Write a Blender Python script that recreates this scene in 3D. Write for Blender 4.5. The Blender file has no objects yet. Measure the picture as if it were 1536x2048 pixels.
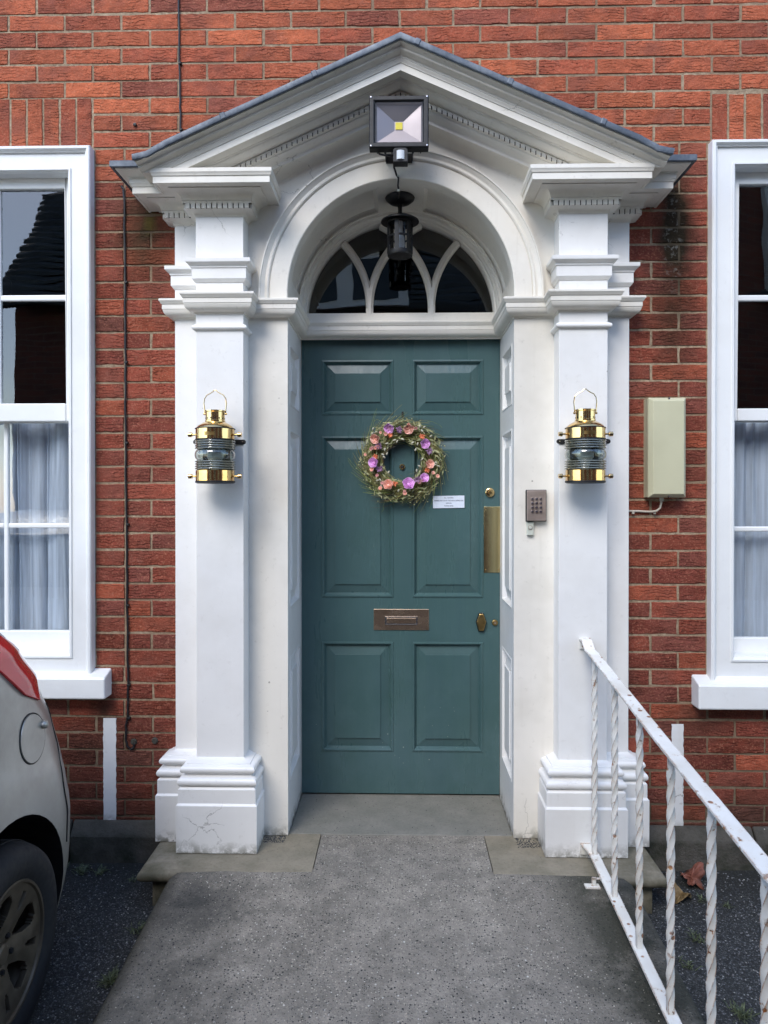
import bpy, bmesh, math, random
from mathutils import Vector, Matrix
R = math.radians
PI = math.pi
rnd = random.Random(7)
sc = bpy.context.scene

# ---------------- camera, world, sun, exposure ----------------
F = 1450.0
CAM = Vector((0.0, -2.84, 1.30))
PITCH, YAW = 0.35, 1.30
SHV = 17.1                      # vertical lens shift, in pixels of a 2048 px tall frame
cd = bpy.data.cameras.new('camera'); co = bpy.data.objects.new('camera', cd)
sc.collection.objects.link(co); sc.camera = co
co.location = CAM; co.rotation_euler = (R(90 - PITCH), 0, R(YAW))
cd.sensor_fit = 'VERTICAL'; cd.sensor_height = 24.0; cd.lens = 24.0 * F / 2048; cd.shift_y = -SHV / 2048
cd.clip_start = 0.05; cd.clip_end = 500
RM = Matrix.Rotation(R(YAW), 3, 'Z') @ Matrix.Rotation(R(90 - PITCH), 3, 'X')
RMI = RM.transposed()

def P(u, v, y):
    d = RM @ Vector(((u - 768) / F, -(v + SHV - 1024) / F, -1))
    t = (y - CAM.y) / d.y
    return CAM + d * t
def PX(u, y, v=1000): return P(u, v, y).x
def PZ(v, y, u=801): return P(u, v, y).z
def proj(p):
    q = RMI @ (Vector(p) - CAM)
    return (768 + F * q.x / -q.z, 1024 - SHV - F * q.y / -q.z)

w = bpy.data.worlds.new("World"); sc.world = w; w.use_nodes = True
nt = w.node_tree; nt.nodes.clear()
sky = nt.nodes.new('ShaderNodeTexSky'); sky.sky_type = 'NISHITA'; sky.sun_disc = False
SUN_EL, SUN_AZ = 43, 202       # azimuth: compass-like, measured from +Y clockwise
sky.sun_elevation = R(SUN_EL); sky.sun_rotation = R(SUN_AZ)
sky.air_density = 1.0; sky.dust_density = 0.6; sky.ozone_density = 1.6
bg = nt.nodes.new('ShaderNodeBackground'); bg.inputs[1].default_value = 0.15
wo = nt.nodes.new('ShaderNodeOutputWorld')
nt.links.new(sky.outputs[0], bg.inputs[0]); nt.links.new(bg.outputs[0], wo.inputs[0])
sd = bpy.data.lights.new('sun', 'SUN'); sd.energy = 0.80; sd.angle = R(28); sd.color = (1, .95, .88)
so = bpy.data.objects.new('sun', sd); sc.collection.objects.link(so)
sdir = Vector((math.sin(R(SUN_AZ)) * math.cos(R(SUN_EL)), math.cos(R(SUN_AZ)) * math.cos(R(SUN_EL)), math.sin(R(SUN_EL))))
so.rotation_euler = sdir.to_track_quat('Z', 'Y').to_euler()
sc.view_settings.view_transform = 'Standard'; sc.view_settings.look = 'None'
sc.view_settings.exposure = 1.58; sc.view_settings.gamma = 1; sc.view_settings.use_curve_mapping = False
sc.cycles.max_bounces = 8; sc.cycles.transparent_max_bounces = 12
sc.cycles.use_denoising = True

# ---------------- node helpers ----------------
class NT:
    def __init__(s, name):
        s.m = bpy.data.materials.new(name); s.m.use_nodes = True
        s.n = s.m.node_tree.nodes; s.l = s.m.node_tree.links
        s.n.clear(); s.out = s.n.new('ShaderNodeOutputMaterial')
        s.geo = s.n.new('ShaderNodeNewGeometry'); s.P = s.geo.outputs['Position']
    def N(s, t, **k):
        x = s.n.new(t)
        for a, b in k.items(): setattr(x, a, b)
        return x
    def L(s, a, b):
        if isinstance(a, (int, float)): b.default_value = a
        elif isinstance(a, (tuple, list)): b.default_value = tuple(a) if len(a) != 3 or b.type != 'RGBA' else (*a, 1)
        else: s.l.new(a, b)
        return b
    def math(s, op, a, b=0.0, c=None, clamp=False):
        x = s.N('ShaderNodeMath', operation=op, use_clamp=clamp)
        s.L(a, x.inputs[0]); s.L(b, x.inputs[1])
        if c is not None: s.L(c, x.inputs[2])
        return x.outputs[0]
    def vmath(s, op, a, b=(0, 0, 0)):
        x = s.N('ShaderNodeVectorMath', operation=op)
        s.L(a, x.inputs[0]); s.L(b, x.inputs[1])
        return x.outputs['Value'] if op in ('LENGTH', 'DISTANCE') else x.outputs[0]
    def noise(s, scale=5, detail=4, rough=.55, vec=None, dist=0, col=False):
        x = s.N('ShaderNodeTexNoise'); s.L(vec or s.P, x.inputs['Vector'])
        x.inputs['Scale'].default_value = scale; x.inputs['Detail'].default_value = detail
        x.inputs['Roughness'].default_value = rough; x.inputs['Distortion'].default_value = dist
        return x.outputs['Color' if col else 'Fac']
    def voro(s, scale=5, feature='F1', vec=None, out='Distance', rand=1):
        x = s.N('ShaderNodeTexVoronoi', feature=feature); s.L(vec or s.P, x.inputs['Vector'])
        x.inputs['Scale'].default_value = scale; x.inputs['Randomness'].default_value = rand
        return x.outputs[out]
    def ramp(s, f, stops, interp='LINEAR'):
        x = s.N('ShaderNodeValToRGB'); s.L(f, x.inputs[0]); cr = x.color_ramp; cr.interpolation = interp
        while len(cr.elements) < len(stops): cr.elements.new(.5)
        for e, (p, c) in zip(cr.elements, stops):
            e.position = p; e.color = (*c, 1) if isinstance(c, (tuple, list)) else (c, c, c, 1)
        return x.outputs[0]
    def rng(s, f, a, b, c=0., d=1.):
        x = s.N('ShaderNodeMapRange'); s.L(f, x.inputs[0])
        for i, v in enumerate((a, b, c, d)): x.inputs[i + 1].default_value = v
        return x.outputs[0]
    def mix(s, f, a, b, mode='MIX'):
        x = s.N('ShaderNodeMix', data_type='RGBA', blend_type=mode); s.L(f, x.inputs[0])
        s.L(a, x.inputs[6]); s.L(b, x.inputs[7]); return x.outputs[2]
    def sep(s, v=None):
        x = s.N('ShaderNodeSeparateXYZ'); s.L(v or s.P, x.inputs[0]); return x.outputs
    def scale(s, v3, vec=None): return s.vmath('MULTIPLY', vec or s.P, v3)
    def blob(s, c, r, soft=.5, nz=None, amt=.5):
        q = s.vmath('MULTIPLY', s.vmath('SUBTRACT', s.P, c), (1 / r[0], 1 / r[1], 1 / r[2]))
        d = s.vmath('LENGTH', q)
        if nz is not None: d = s.math('ADD', d, s.math('MULTIPLY', s.math('SUBTRACT', nz, .5), amt * 2))
        return s.rng(d, 1.0, 1.0 - soft, 0, 1)
    def bump(s, h, dist=.002, st=1., n=None):
        x = s.N('ShaderNodeBump'); s.L(h, x.inputs['Height']); x.inputs['Distance'].default_value = dist
        x.inputs['Strength'].default_value = st
        if n is not None: s.L(n, x.inputs['Normal'])
        return x.outputs[0]
    def pbr(s, col, rough=.5, metal=0., norm=None, **k):
        x = s.N('ShaderNodeBsdfPrincipled'); s.L(col, x.inputs['Base Color']); s.L(rough, x.inputs['Roughness'])
        s.L(metal, x.inputs['Metallic'])
        if norm is not None: s.L(norm, x.inputs['Normal'])
        for a, b in k.items(): s.L(b, x.inputs[a.replace('_', ' ')])
        s.bsdf = x
        s.l.new(x.outputs[0], s.out.inputs[0]); return s.m

def lin(*c):
    f = lambda x: (x / 255 / 12.92) if x <= 10 else ((x / 255 + .055) / 1.055) ** 2.4
    return tuple(f(x) for x in c)

def simple(name, col, rough=.5, metal=0., nscale=40, namt=.12, bdist=.0005, **k):
    t = NT(name); n = t.noise(nscale, 5)
    c = t.mix(1, col, t.ramp(n, [(.3, 1 - namt), (.7, 1.0)]), 'MULTIPLY')
    return t.pbr(c, t.rng(n, .3, .7, rough * .85, min(1, rough * 1.15)), metal, t.bump(n, bdist), **k)

# brick
def mat_brick():
    t = NT('brick')
    a = t.N('ShaderNodeAttribute', attribute_name='brick')
    aw = t.N('ShaderNodeAttribute', attribute_name='warp')     # per-brick random offset for the texture
    q = t.vmath('ADD', t.P, t.vmath('MULTIPLY', aw.outputs['Vector'], (9, 9, 9)))
    col = a.outputs['Color']
    n1 = t.noise(26, 6, .65, q); n2 = t.noise(150, 4, .6, q); n3 = t.noise(2.2, 3)
    col = t.mix(1, col, t.ramp(n1, [(.25, .62), (.42, .90), (.55, 1.02), (.8, 1.2)]), 'MULTIPLY')
    col = t.mix(t.rng(n2, .52, .72, 0, .5), col, lin(200, 140, 112))
    nh = t.noise(5, 4, .6, q); col = t.mix(t.rng(nh, .48, .66, 0, .6), col, lin(128, 78, 66))
    sp = t.noise(420, 3, .6); col = t.mix(1, col, t.ramp(sp, [(.32, .72), (.6, 1.12)]), 'MULTIPLY')
    # pale lime bloom
    col = t.mix(t.math('MULTIPLY', t.rng(t.noise(9, 6, .7, q), .6, .82, 0, .5), t.rng(n2, .35, .6)), col, lin(176, 130, 116))
    # creased, folded faces of hand-made bricks
    wv = t.N('ShaderNodeTexWave', wave_type='BANDS', bands_direction='Z', wave_profile='SAW')
    t.L(t.scale((.55, .5, 1), q), wv.inputs['Vector']); wv.inputs['Scale'].default_value = 26
    wv.inputs['Distortion'].default_value = 11; wv.inputs['Detail'].default_value = 3.5; wv.inputs['Detail Scale'].default_value = 1.1
    wv.inputs['Detail Roughness'].default_value = .62
    crease = t.math('MULTIPLY', t.rng(wv.outputs['Fac'], .0, .14, 1, 0), t.rng(t.noise(14, 3, .5, q), .47, .62))
    col = t.mix(t.math('MULTIPLY', crease, .55), col, lin(70, 36, 30))
    # white flecks
    fl = t.rng(t.voro(34, vec=t.P), .035, .02); fl = t.math('MULTIPLY', fl, t.rng(t.noise(5, 2), .56, .6))
    col = t.mix(t.math('MULTIPLY', fl, .8), col, lin(215, 205, 190))
    # damp, moss and grime with shapes of their own
    nz = t.noise(11, 6, .7); nz2 = t.noise(3.5, 4, .6)
    gr = t.blob(tuple(P(1350, 455, 0)), (.095, 1, .36), .6, nz, .34)
    gr = t.math('MAXIMUM', gr, t.math('MULTIPLY', t.blob(tuple(P(1345, 620, 0)), (.13, 1, .40), .9, nz, .35), .8))
    drip = t.math('MULTIPLY', t.blob(tuple(P(1345, 480, 0)), (.045, 1, .24), .6, nz, .3), t.rng(t.noise(45, 4, .7), .54, .62))
    gl = t.blob(tuple(P(288, 455, 0)), (.16, 1, .30), .9, nz, .4)
    sl = t.blob(tuple(P(208, 1425, 0)), (.07, 1, .10), .9, nz, .4)
    s2 = t.blob(tuple(P(190, 1500, 0)), (.34, 1, .15), .9, nz, .5)
    s3 = t.blob(tuple(P(1390, 1440, 0)), (.20, 1, .12), .9, nz, .5)
    z = t.sep()[2]
    bot = t.rng(t.math('ADD', z, t.math('MULTIPLY', t.math('SUBTRACT', nz2, .5), .35)), .22, .02, 0, .75)
    col = t.mix(t.math('MULTIPLY', gr, .93), col, lin(34, 36, 24))
    col = t.mix(t.math('MULTIPLY', gl, .9), col, lin(50, 46, 30))
    col = t.mix(t.math('MULTIPLY', t.blob(tuple(P(300, 445, 0)), (.035, 1, .06), .9, nz, .4), .6), col, lin(96, 92, 40))
    for m, f in ((sl, .8), (s2, .5), (s3, .55), (bot, .9)): col = t.mix(t.math('MULTIPLY', m, f), col, lin(58, 48, 40))
    col = t.mix(t.math('MULTIPLY', drip, .55), col, lin(150, 148, 140))
    h = t.math('SUBTRACT', t.math('ADD', t.math('MULTIPLY', n1, .9), t.math('MULTIPLY', n2, .35)), t.math('MULTIPLY', crease, .8))
    h = t.math('ADD', h, t.math('MULTIPLY', wv.outputs['Fac'], .28))
    return t.pbr(col, t.rng(n2, .3, .7, .78, .95), 0, t.bump(h, .0065, 1.0), Specular_IOR_Level=.15)

def mat_mortar():
    t = NT('mortar'); n = t.noise(60, 6, .7); z = t.sep()[2]
    col = t.ramp(n, [(.3, lin(116, 100, 82)), (.55, lin(164, 146, 122)), (.8, lin(200, 184, 158))])
    n2 = t.noise(3.5, 4, .6); nz = t.noise(11, 6, .7)
    col = t.mix(t.rng(t.noise(1.7, 4, .6), .46, .6, 0, .6), col, lin(128, 104, 84))
    col = t.mix(t.rng(n2, .4, .62, 0, .7), col, t.mix(.5, col, lin(112, 88, 70)))
    gr = t.blob(tuple(P(1352, 500, 0)), (.10, 1, .42), .7, nz, .38)
    gl = t.blob(tuple(P(285, 455, 0)), (.11, 1, .22), .9, nz, .35)
    bot = t.rng(t.math('ADD', z, t.math('MULTIPLY', t.math('SUBTRACT', n2, .5), .5)), .62, .05, 0, .8)
    for m in (gr, gl, bot): col = t.mix(t.math('MULTIPLY', m, .85), col, lin(64, 58, 46))
    return t.pbr(col, .95, 0, t.bump(n, .004, .8), Specular_IOR_Level=.2)

def mat_white(name='white_gloss_paint', base=(.82, .81, .785), dirt=1., cracks=True, rough=.38):
    t = NT(name)
    n = t.noise(3.0, 4, .6); n2 = t.noise(38, 5, .65); n3 = t.noise(7, 5, .6); z = t.sep()[2]
    col = t.mix(t.rng(n, .35, .65), base, tuple(b * .93 for b in base))
    # vertical grime streaks
    st = t.noise(1, 5, .6, t.scale((42, 42, 2.2)))
    col = t.mix(t.rng(st, .60, .85, 0, .10 * dirt), col, lin(150, 140, 120))
    col = t.mix(t.math('MULTIPLY', t.rng(n2, .6, .8), .18 * dirt), col, lin(130, 120, 100))
    # splash dirt near the step
    b = t.rng(t.math('ADD', z, t.math('MULTIPLY', t.math('SUBTRACT', n3, .5), .10)), .05, -.005, 0, .85)
    col = t.mix(t.math('MULTIPLY', b, t.rng(n2, .38, .55)), col, lin(84, 82, 62))
    brs = t.noise(1, 4, .6, t.scale((24, 24, 150))); hh = t.math('ADD', t.math('ADD', t.math('MULTIPLY', n3, .7), t.math('MULTIPLY', n2, .14)), t.math('MULTIPLY', brs, .08))
    col = t.mix(t.math('MULTIPLY', t.rng(t.noise(1.3, 5, .7), .48, .72), .30 * dirt), col, lin(186, 180, 166))
    if cracks:
        wq = t.vmath('ADD', t.P, t.vmath('MULTIPLY', t.noise(9, 5, .65, col=True), (.10, .10, .10)))
        e = t.voro(3.3, 'DISTANCE_TO_EDGE', wq)
        low = t.math('MAXIMUM', t.rng(z, .34, .14), t.math('MULTIPLY', t.rng(z, 2.15, 2.3), t.rng(n3, .48, .54)))
        cr = t.math('MULTIPLY', t.math('MULTIPLY', t.rng(e, .005, .001), low), t.rng(t.noise(2.9, 2), .57, .62))
        col = t.mix(t.math('MULTIPLY', cr, .55), col, lin(96, 92, 86))
        # chips
        ch = t.math('MULTIPLY', t.rng(t.math('ADD', t.voro(13), t.math('MULTIPLY', t.noise(60, 4), .05)), .075, .06), t.rng(t.noise(4, 3), .53, .57))
        col = t.mix(t.math('MULTIPLY', ch, .7), col, lin(110, 104, 92))
        hh = t.math('SUBTRACT', hh, t.math('MULTIPLY', cr, .2))
    return t.pbr(col, t.rng(n2, .3, .7, rough * .9, rough * 1.3), 0, t.bump(hh, .003, .5))

def mat_door():
    t = NT('teal_door_paint'); n = t.noise(2.5, 4, .6); n2 = t.noise(70, 4, .6); g = t.noise(1, 4, .6, t.scale((60, 60, 5)))
    col = t.mix(t.rng(n, .35, .65), lin(66, 93, 92), lin(72, 99, 100))
    z = t.sep()[2]
    br = t.noise(1, 5, .65, t.scale((9, 9, 1.2)))
    col = t.mix(t.rng(br, .42, .68, 0, .35), col, lin(48, 78, 84))
    smd = t.math('MULTIPLY', t.rng(t.noise(6, 5, .7), .56, .72), .22)
    col = t.mix(smd, col, lin(92, 116, 118))
    foot_sheen = t.math('MULTIPLY', t.rng(z, .75, .05, 0, .3), t.rng(t.noise(5, 5, .7), .4, .65))
    col = t.mix(foot_sheen, col, lin(86, 108, 116))  # bluish reflection low on the door, painted into the colour
    ch = t.math('MULTIPLY', t.rng(t.voro(16), .045, .03), t.rng(t.noise(3.1, 2), .60, .63))
    ch = t.math('MULTIPLY', ch, t.rng(z, .9, .2, .5, 1)); ch = t.math('MAXIMUM', ch, t.math('MULTIPLY', t.rng(t.voro(42), .07, .05), t.math('MULTIPLY', t.rng(t.noise(3.7, 3), .58, .62), t.rng(z, .55, .25))))
    col = t.mix(ch, col, lin(170, 175, 165))
    h = t.math('ADD', t.math('MULTIPLY', n2, .2), t.math('MULTIPLY', g, .5))
    return t.pbr(col, t.rng(br, .3, .7, .20, .42), 0, t.bump(h, .002, .8))

def mat_lead():
    t = NT('lead_sheet'); n = t.noise(14, 5, .65); st = t.noise(1, 4, .6, t.scale((70, 5, 5)))
    col = t.ramp(n, [(.25, lin(58, 66, 76)), (.5, lin(86, 95, 106)), (.78, lin(128, 134, 140))])
    col = t.mix(t.rng(st, .55, .75, 0, .5), col, lin(60, 68, 80))
    return t.pbr(col, .5, .25, t.bump(n, .003, .6))

def mat_aggregate():
    t = NT('exposed_aggregate_concrete')
    n = t.noise(1.6, 4, .6); n2 = t.noise(14, 5, .65)
    col = t.ramp(n2, [(.3, lin(116, 111, 102)), (.6, lin(148, 141, 130)), (.8, lin(168, 160, 147))])
    for sc_, th, seed in ((170, .33, 0), (95, .27, 3.3), (52, .16, 7.7)):
        q = t.vmath('ADD', t.P, (seed, seed, seed))
        d = t.voro(sc_, 'F1', q); c = t.voro(sc_, 'F1', q, 'Color')
        rc = t.sep(c)[0]
        sc3 = t.ramp(rc, [(0, lin(38, 40, 44)), (.16, lin(84, 82, 78)), (.38, lin(128, 122, 112)), (.74, lin(172, 164, 150)), (.965, lin(204, 200, 190))], 'CONSTANT')
        m = t.math('MULTIPLY', t.rng(d, th + .05, th - .05), t.rng(t.sep(c)[1], .35, .4))
        col = t.mix(m, col, sc3)
    wh = t.voro(30, 'F1', t.vmath('ADD', t.P, (1.1, 2.2, 0)))
    x, y, z = t.sep()
    ax = t.math('ABSOLUTE', t.math('ADD', x, t.math('MULTIPLY', t.math('SUBTRACT', n2, .5), .30)))
    edge = t.rng(ax, .40, .74, 0, .66)
    col = t.mix(edge, col, t.mix(.75, col, lin(40, 42, 40)))
    moss = t.math('MULTIPLY', t.rng(x, .46, .62), t.rng(t.noise(6, 5, .7), .30, .50))
    moss = t.math('MAXIMUM', moss, t.rng(t.math('ABSOLUTE', x), .76, .80, 0, .9))
    col = t.mix(t.math('MULTIPLY', moss, .75), col, lin(34, 38, 26))
    st = t.math('MULTIPLY', t.blob((-.66, -.50, -.02), (.2, .13, 1), .9, n2, .5), .7)
    col = t.mix(st, col, lin(44, 46, 46))
    col = t.mix(t.rng(n, .55, .75, 0, .18), col, lin(84, 82, 84))
    fine = t.noise(600, 3, .7); col = t.mix(1, col, t.ramp(fine, [(.35, .66), (.62, 1.18)]), 'MULTIPLY')
    wear = t.noise(1, 4, .6, t.scale((5, 1.1, 1))); col = t.mix(1, col, t.ramp(wear, [(.35, .84), (.65, 1.06)]), 'MULTIPLY')
    h = t.math('ADD', t.rng(t.voro(95), 0, .5, 1, 0), t.math('MULTIPLY', t.noise(200, 3), .5))
    return t.pbr(col, t.rng(n2, .3, .7, .7, .9), 0, t.bump(h, .003, .8), Specular_IOR_Level=.35)

def mat_tarmac():
    t = NT('tarmac')
    c = t.voro(190, 'F1', None, 'Color'); d = t.voro(190)
    rc = t.sep(c)[0]
    col = t.ramp(rc, [(0, lin(50, 52, 52)), (.35, lin(74, 76, 76)), (.65, lin(98, 100, 100)), (.86, lin(122, 124, 126)), (.98, lin(196, 196, 190))], 'CONSTANT')
    col = t.mix(t.rng(d, .32, .55, 0, .8), col, lin(36, 37, 38))
    n = t.noise(2.2, 5, .6)
    col = t.mix(t.rng(n, .42, .66, 0, .5), col, lin(38, 40, 36))
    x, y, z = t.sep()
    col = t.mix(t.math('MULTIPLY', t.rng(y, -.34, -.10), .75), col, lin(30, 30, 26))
    h = t.math('ADD', t.rng(d, 0, .5, 1, 0), t.math('MULTIPLY', t.noise(400, 2), .4))
    return t.pbr(col, .88, 0, t.bump(h, .004, .9), Specular_IOR_Level=.4)

def mat_stone(name='york_stone', a=(116, 110, 94), b=(146, 137, 120), moss=True):
    t = NT(name); n = t.noise(9, 6, .65); n2 = t.noise(90, 4, .6)
    col = t.ramp(n, [(.3, lin(*a)), (.7, lin(*b))])
    col = t.mix(t.rng(n2, .55, .8, 0, .35), col, lin(78, 76, 66))
    ch = t.math('MULTIPLY', t.rng(t.voro(24), .07, .045), t.rng(t.noise(5, 3), .52, .56))
    col = t.mix(t.math('MULTIPLY', ch, .8), col, lin(52, 50, 44))
    if moss:
        x, y, z = t.sep()
        m = t.math('MULTIPLY', t.rng(t.math('ABSOLUTE', x), .55, .95), t.rng(t.noise(7, 5, .7), .36, .6))
        col = t.mix(t.math('MULTIPLY', m, .75), col, lin(66, 64, 42))
        m2 = t.math('MULTIPLY', t.rng(z, -.005, -.03), t.rng(t.noise(12, 5), .35, .6))
        col = t.mix(t.math('MULTIPLY', m2, .7), col, lin(36, 40, 26))
    return t.pbr(col, t.rng(n2, .3, .7, .65, .9), 0, t.bump(t.math('ADD', n, n2), .003, .6), Specular_IOR_Level=.35)

def mat_plinth():
    t = NT('mossy_stone'); n = t.noise(9, 6, .65); n2 = t.noise(90, 4, .6)
    col = t.ramp(n, [(.3, lin(58, 56, 50)), (.7, lin(86, 82, 76))])
    m = t.rng(t.noise(7, 5, .7), .42, .62); z = t.sep()[2]
    col = t.mix(t.math('MULTIPLY', m, t.rng(z, .0, -.04, .25, .85)), col, lin(30, 38, 22))
    fl = t.math('MULTIPLY', t.rng(t.voro(30), .09, .06), t.rng(t.noise(4, 2), .58, .61))
    col = t.mix(t.math('MULTIPLY', fl, t.rng(z, -.02, .0)), col, lin(190, 188, 176))
    return t.pbr(col, .88, 0, t.bump(t.math('ADD', n, n2), .006, .8), Specular_IOR_Level=.3)

def mat_rail():
    t = NT('rusting_white_paint'); n = t.noise(30, 6, .7); n2 = t.noise(110, 4, .6); n3 = t.noise(6, 3)
    col = t.mix(t.rng(n3, .4, .65), (.76, .75, .70), (.62, .59, .52))
    e = t.N('ShaderNodeBevel'); e.inputs[0].default_value = .004; e.samples = 4
    dt = t.N('ShaderNodeVectorMath', operation='DOT_PRODUCT'); t.L(e.outputs[0], dt.inputs[0]); t.L(t.geo.outputs['Normal'], dt.inputs[1])
    ed = t.rng(dt.outputs['Value'], .995, .93)
    ru = t.math('MULTIPLY', t.math('MAXIMUM', t.math('MULTIPLY', ed, t.rng(n, .42, .50)), t.rng(n, .62, .66)), t.rng(n3, .35, .5, .6, 1))
    vs = t.voro(26); spk = t.math('MULTIPLY', t.rng(t.math('ADD', vs, t.math('MULTIPLY', n2, .12)), .25, .19), t.rng(n3, .36, .44))
    ru = t.math('MAXIMUM', ru, t.math('MULTIPLY', spk, .9))
    rc = t.ramp(n2, [(.3, lin(58, 34, 20)), (.55, lin(150, 88, 36)), (.75, lin(196, 150, 80))])
    col = t.mix(t.rng(n, .55, .68, 0, .30), col, lin(196, 168, 120))
    col = t.mix(ru, col, rc)
    return t.pbr(col, t.rng(n, .3, .7, .4, .65), 0, t.bump(t.math('SUBTRACT', t.math('MULTIPLY', n2, .3), ru), .0015, .8))

def mat_glass(name, tint=(1, 1, 1), gain=1.0, wob=.0012):
    t = NT(name)
    b = t.bump(t.noise(2.6, 2, .5), .02, wob * 60)
    tr = t.N('ShaderNodeBsdfTransparent'); t.L((*tint, 1), tr.inputs[0])
    gl = t.N('ShaderNodeBsdfGlossy'); gl.inputs['Roughness'].default_value = 0.008; t.L(b, gl.inputs['Normal'])
    fr = t.N('ShaderNodeFresnel'); t.L(t.math('SUBTRACT', 1.5, t.math('MULTIPLY', t.geo.outputs['Backfacing'], 1.5 - 1 / 1.5)), fr.inputs[0])
    mx = t.N('ShaderNodeMixShader'); t.L(t.math('MULTIPLY', fr.outputs[0], gain, clamp=True), mx.inputs[0])
    t.L(tr.outputs[0], mx.inputs[1]); t.L(gl.outputs[0], mx.inputs[2]); t.L(mx.outputs[0], t.out.inputs[0])
    return t.m

def mat_curtain():
    t = NT('sheer_net'); 
    wv = t.noise(1, 3, .5, t.scale((60, 60, 3)))
    df = t.N('ShaderNodeBsdfDiffuse'); t.L((.70, .73, .80), df.inputs[0]) if False else None
    df.inputs[0].default_value = (.62, .68, .76, 1)
    tl = t.N('ShaderNodeBsdfTranslucent'); tl.inputs[0].default_value = (.6, .63, .68, 1)
    tr = t.N('ShaderNodeBsdfTransparent')
    m1 = t.N('ShaderNodeMixShader'); m1.inputs[0].default_value = .08; t.L(df.outputs[0], m1.inputs[1]); t.L(tl.outputs[0], m1.inputs[2])
    m2 = t.N('ShaderNodeMixShader'); t.L(t.rng(wv, .35, .65, .12, .40), m2.inputs[0]); t.L(m1.outputs[0], m2.inputs[1]); t.L(tr.outputs[0], m2.inputs[2])
    t.L(m2.outputs[0], t.out.inputs[0]); return t.m

def mat_car():
    t = NT('silver_car_paint'); n = t.noise(6, 5, .65); n2 = t.noise(60, 5, .7); z = t.sep()[2]
    col = t.mix(t.rng(n, .4, .65), lin(172, 170, 163), lin(155, 152, 145))
    d = t.rng(t.math('ADD', z, t.math('MULTIPLY', t.math('SUBTRACT', n, .5), .25)), .48, .02, 0, .85)
    col = t.mix(t.math('MULTIPLY', d, t.rng(n2, .2, .6, .6, 1)), col, lin(84, 78, 66))
    return t.pbr(col, t.rng(d, 0, .8, .32, .7), t.rng(d, 0, .8, .55, .05), t.bump(n2, .0006, .4), Coat_Weight=.35, Coat_Roughness=.12)

def mat_roof_tile():
    t = NT('dark_roof_tile'); n = t.noise(3, 4)
    return t.pbr(t.ramp(n, [(.3, lin(40, 46, 50)), (.7, lin(74, 80, 84))]), .7, 0, t.bump(t.noise(30, 3), .01))

def mat_far_brick():
    t = NT('far_brick'); b = t.N('ShaderNodeTexBrick')
    x, y, z = t.sep(); cb = t.N('ShaderNodeCombineXYZ'); t.L(x, cb.inputs[0]); t.L(z, cb.inputs[1])
    t.L(cb.outputs[0], b.inputs['Vector']); b.inputs['Scale'].default_value = 1
    b.inputs['Brick Width'].default_value = .225; b.inputs['Row Height'].default_value = .075
    b.inputs['Mortar Size'].default_value = .006
    b.inputs['Color1'].default_value = (*lin(118, 62, 48), 1); b.inputs['Color2'].default_value = (*lin(88, 50, 44), 1)
    b.inputs['Mortar'].default_value = (*lin(110, 96, 84), 1)
    return t.pbr(b.outputs['Color'], .9)

def mat_leaf(name, a, b):
    t = NT(name); n = t.noise(60, 4)
    return t.pbr(t.ramp(n, [(.3, lin(*a)), (.7, lin(*b))]), .6, 0, t.bump(n, .001))

M = {}
M['brick'] = mat_brick(); M['mortar'] = mat_mortar()
M['white'] = mat_white(); M['cream_d'] = mat_white('weathered_cream_paint', (.70, .655, .575), 3.); M['bounce_white'] = mat_white('white_paint_warm_bounce', (.81, .775, .70), 1.6); M['wwhite'] = mat_white('window_white_paint', (.80, .81, .80), .7, False)  # arch and entablature white is tinted warm to paint in bounced light
M['stripe'] = mat_white('white_wall_paint', (.70, .71, .72), 1.4, True, .7)
M['door'] = mat_door(); M['lead'] = mat_lead(); M['ramp'] = mat_aggregate(); M['tarmac'] = mat_tarmac()
M['stone'] = mat_stone(); M['thresh'] = mat_stone('threshold_stone', (112, 112, 104), (134, 131, 123), False)
M['plinth'] = mat_plinth(); M['rail'] = mat_rail()
M['fanglass'] = mat_glass('fanlight_glass', (.8, .8, .8), 2.6)
M['winglass'] = mat_glass('window_glass', (.92, .95, .97), 2.6)
M['clear'] = mat_glass('clear_glass', (.84, .88, .85), 2.6); M['cover'] = mat_glass('cover_glass', (.97, .97, .97), .5)
M['ringglass'] = simple('green_grey_glass', lin(150, 150, 136), .16, .6, 20, .1, .0002); M['greyback'] = simple('dull_grey_metal', lin(60, 64, 60), .4, .4); M['gap_shade_seam'] = simple('gap_shade_seam', lin(40, 36, 30), .95); M['net'] = mat_curtain(); M['car'] = mat_car()  # the near-black fill paints shade between dentils, and colours the box lid seam
M['brass'] = simple('polished_brass', lin(226, 194, 138), .14, 1, 30, .10, .0004)
M['dull_brass'] = simple('dull_brass', lin(176, 148, 96), .32, 1, 60, .25)
M['bronze'] = simple('bronzed_plate', lin(196, 172, 148), .26, .9, 20, .25, .0002)
M['push'] = simple('worn_brass_plate', lin(214, 196, 146), .16, 1, 14, .1, .0003)
M['black'] = simple('black_metal', lin(13, 14, 18), .5, 0., 60, .2)
M['blackp'] = simple('black_plastic', lin(20, 20, 22), .55, 0, 60, .2)
M['cable'] = simple('black_cable', lin(30, 28, 30), .5, 0, 60, .2)
M['steel'] = simple('brushed_steel', lin(188, 188, 192), .25, 1, 60, .15)
M['alu'] = simple('reflector_aluminium', lin(150, 142, 142), .5, 1, 10, .08, .0003)
M['led'] = simple('led_phosphor', lin(228, 210, 40), .6, 0, 60, .05)
M['cream'] = simple('cream_plastic', lin(196, 193, 162), .45, 0, 8, .08, .0006)
M['conduit'] = simple('cream_conduit', lin(190, 182, 168), .5, 0, 40, .1)
M['bell'] = simple('off_white_plastic', lin(196, 200, 188), .45, 0, 40, .1)
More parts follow.
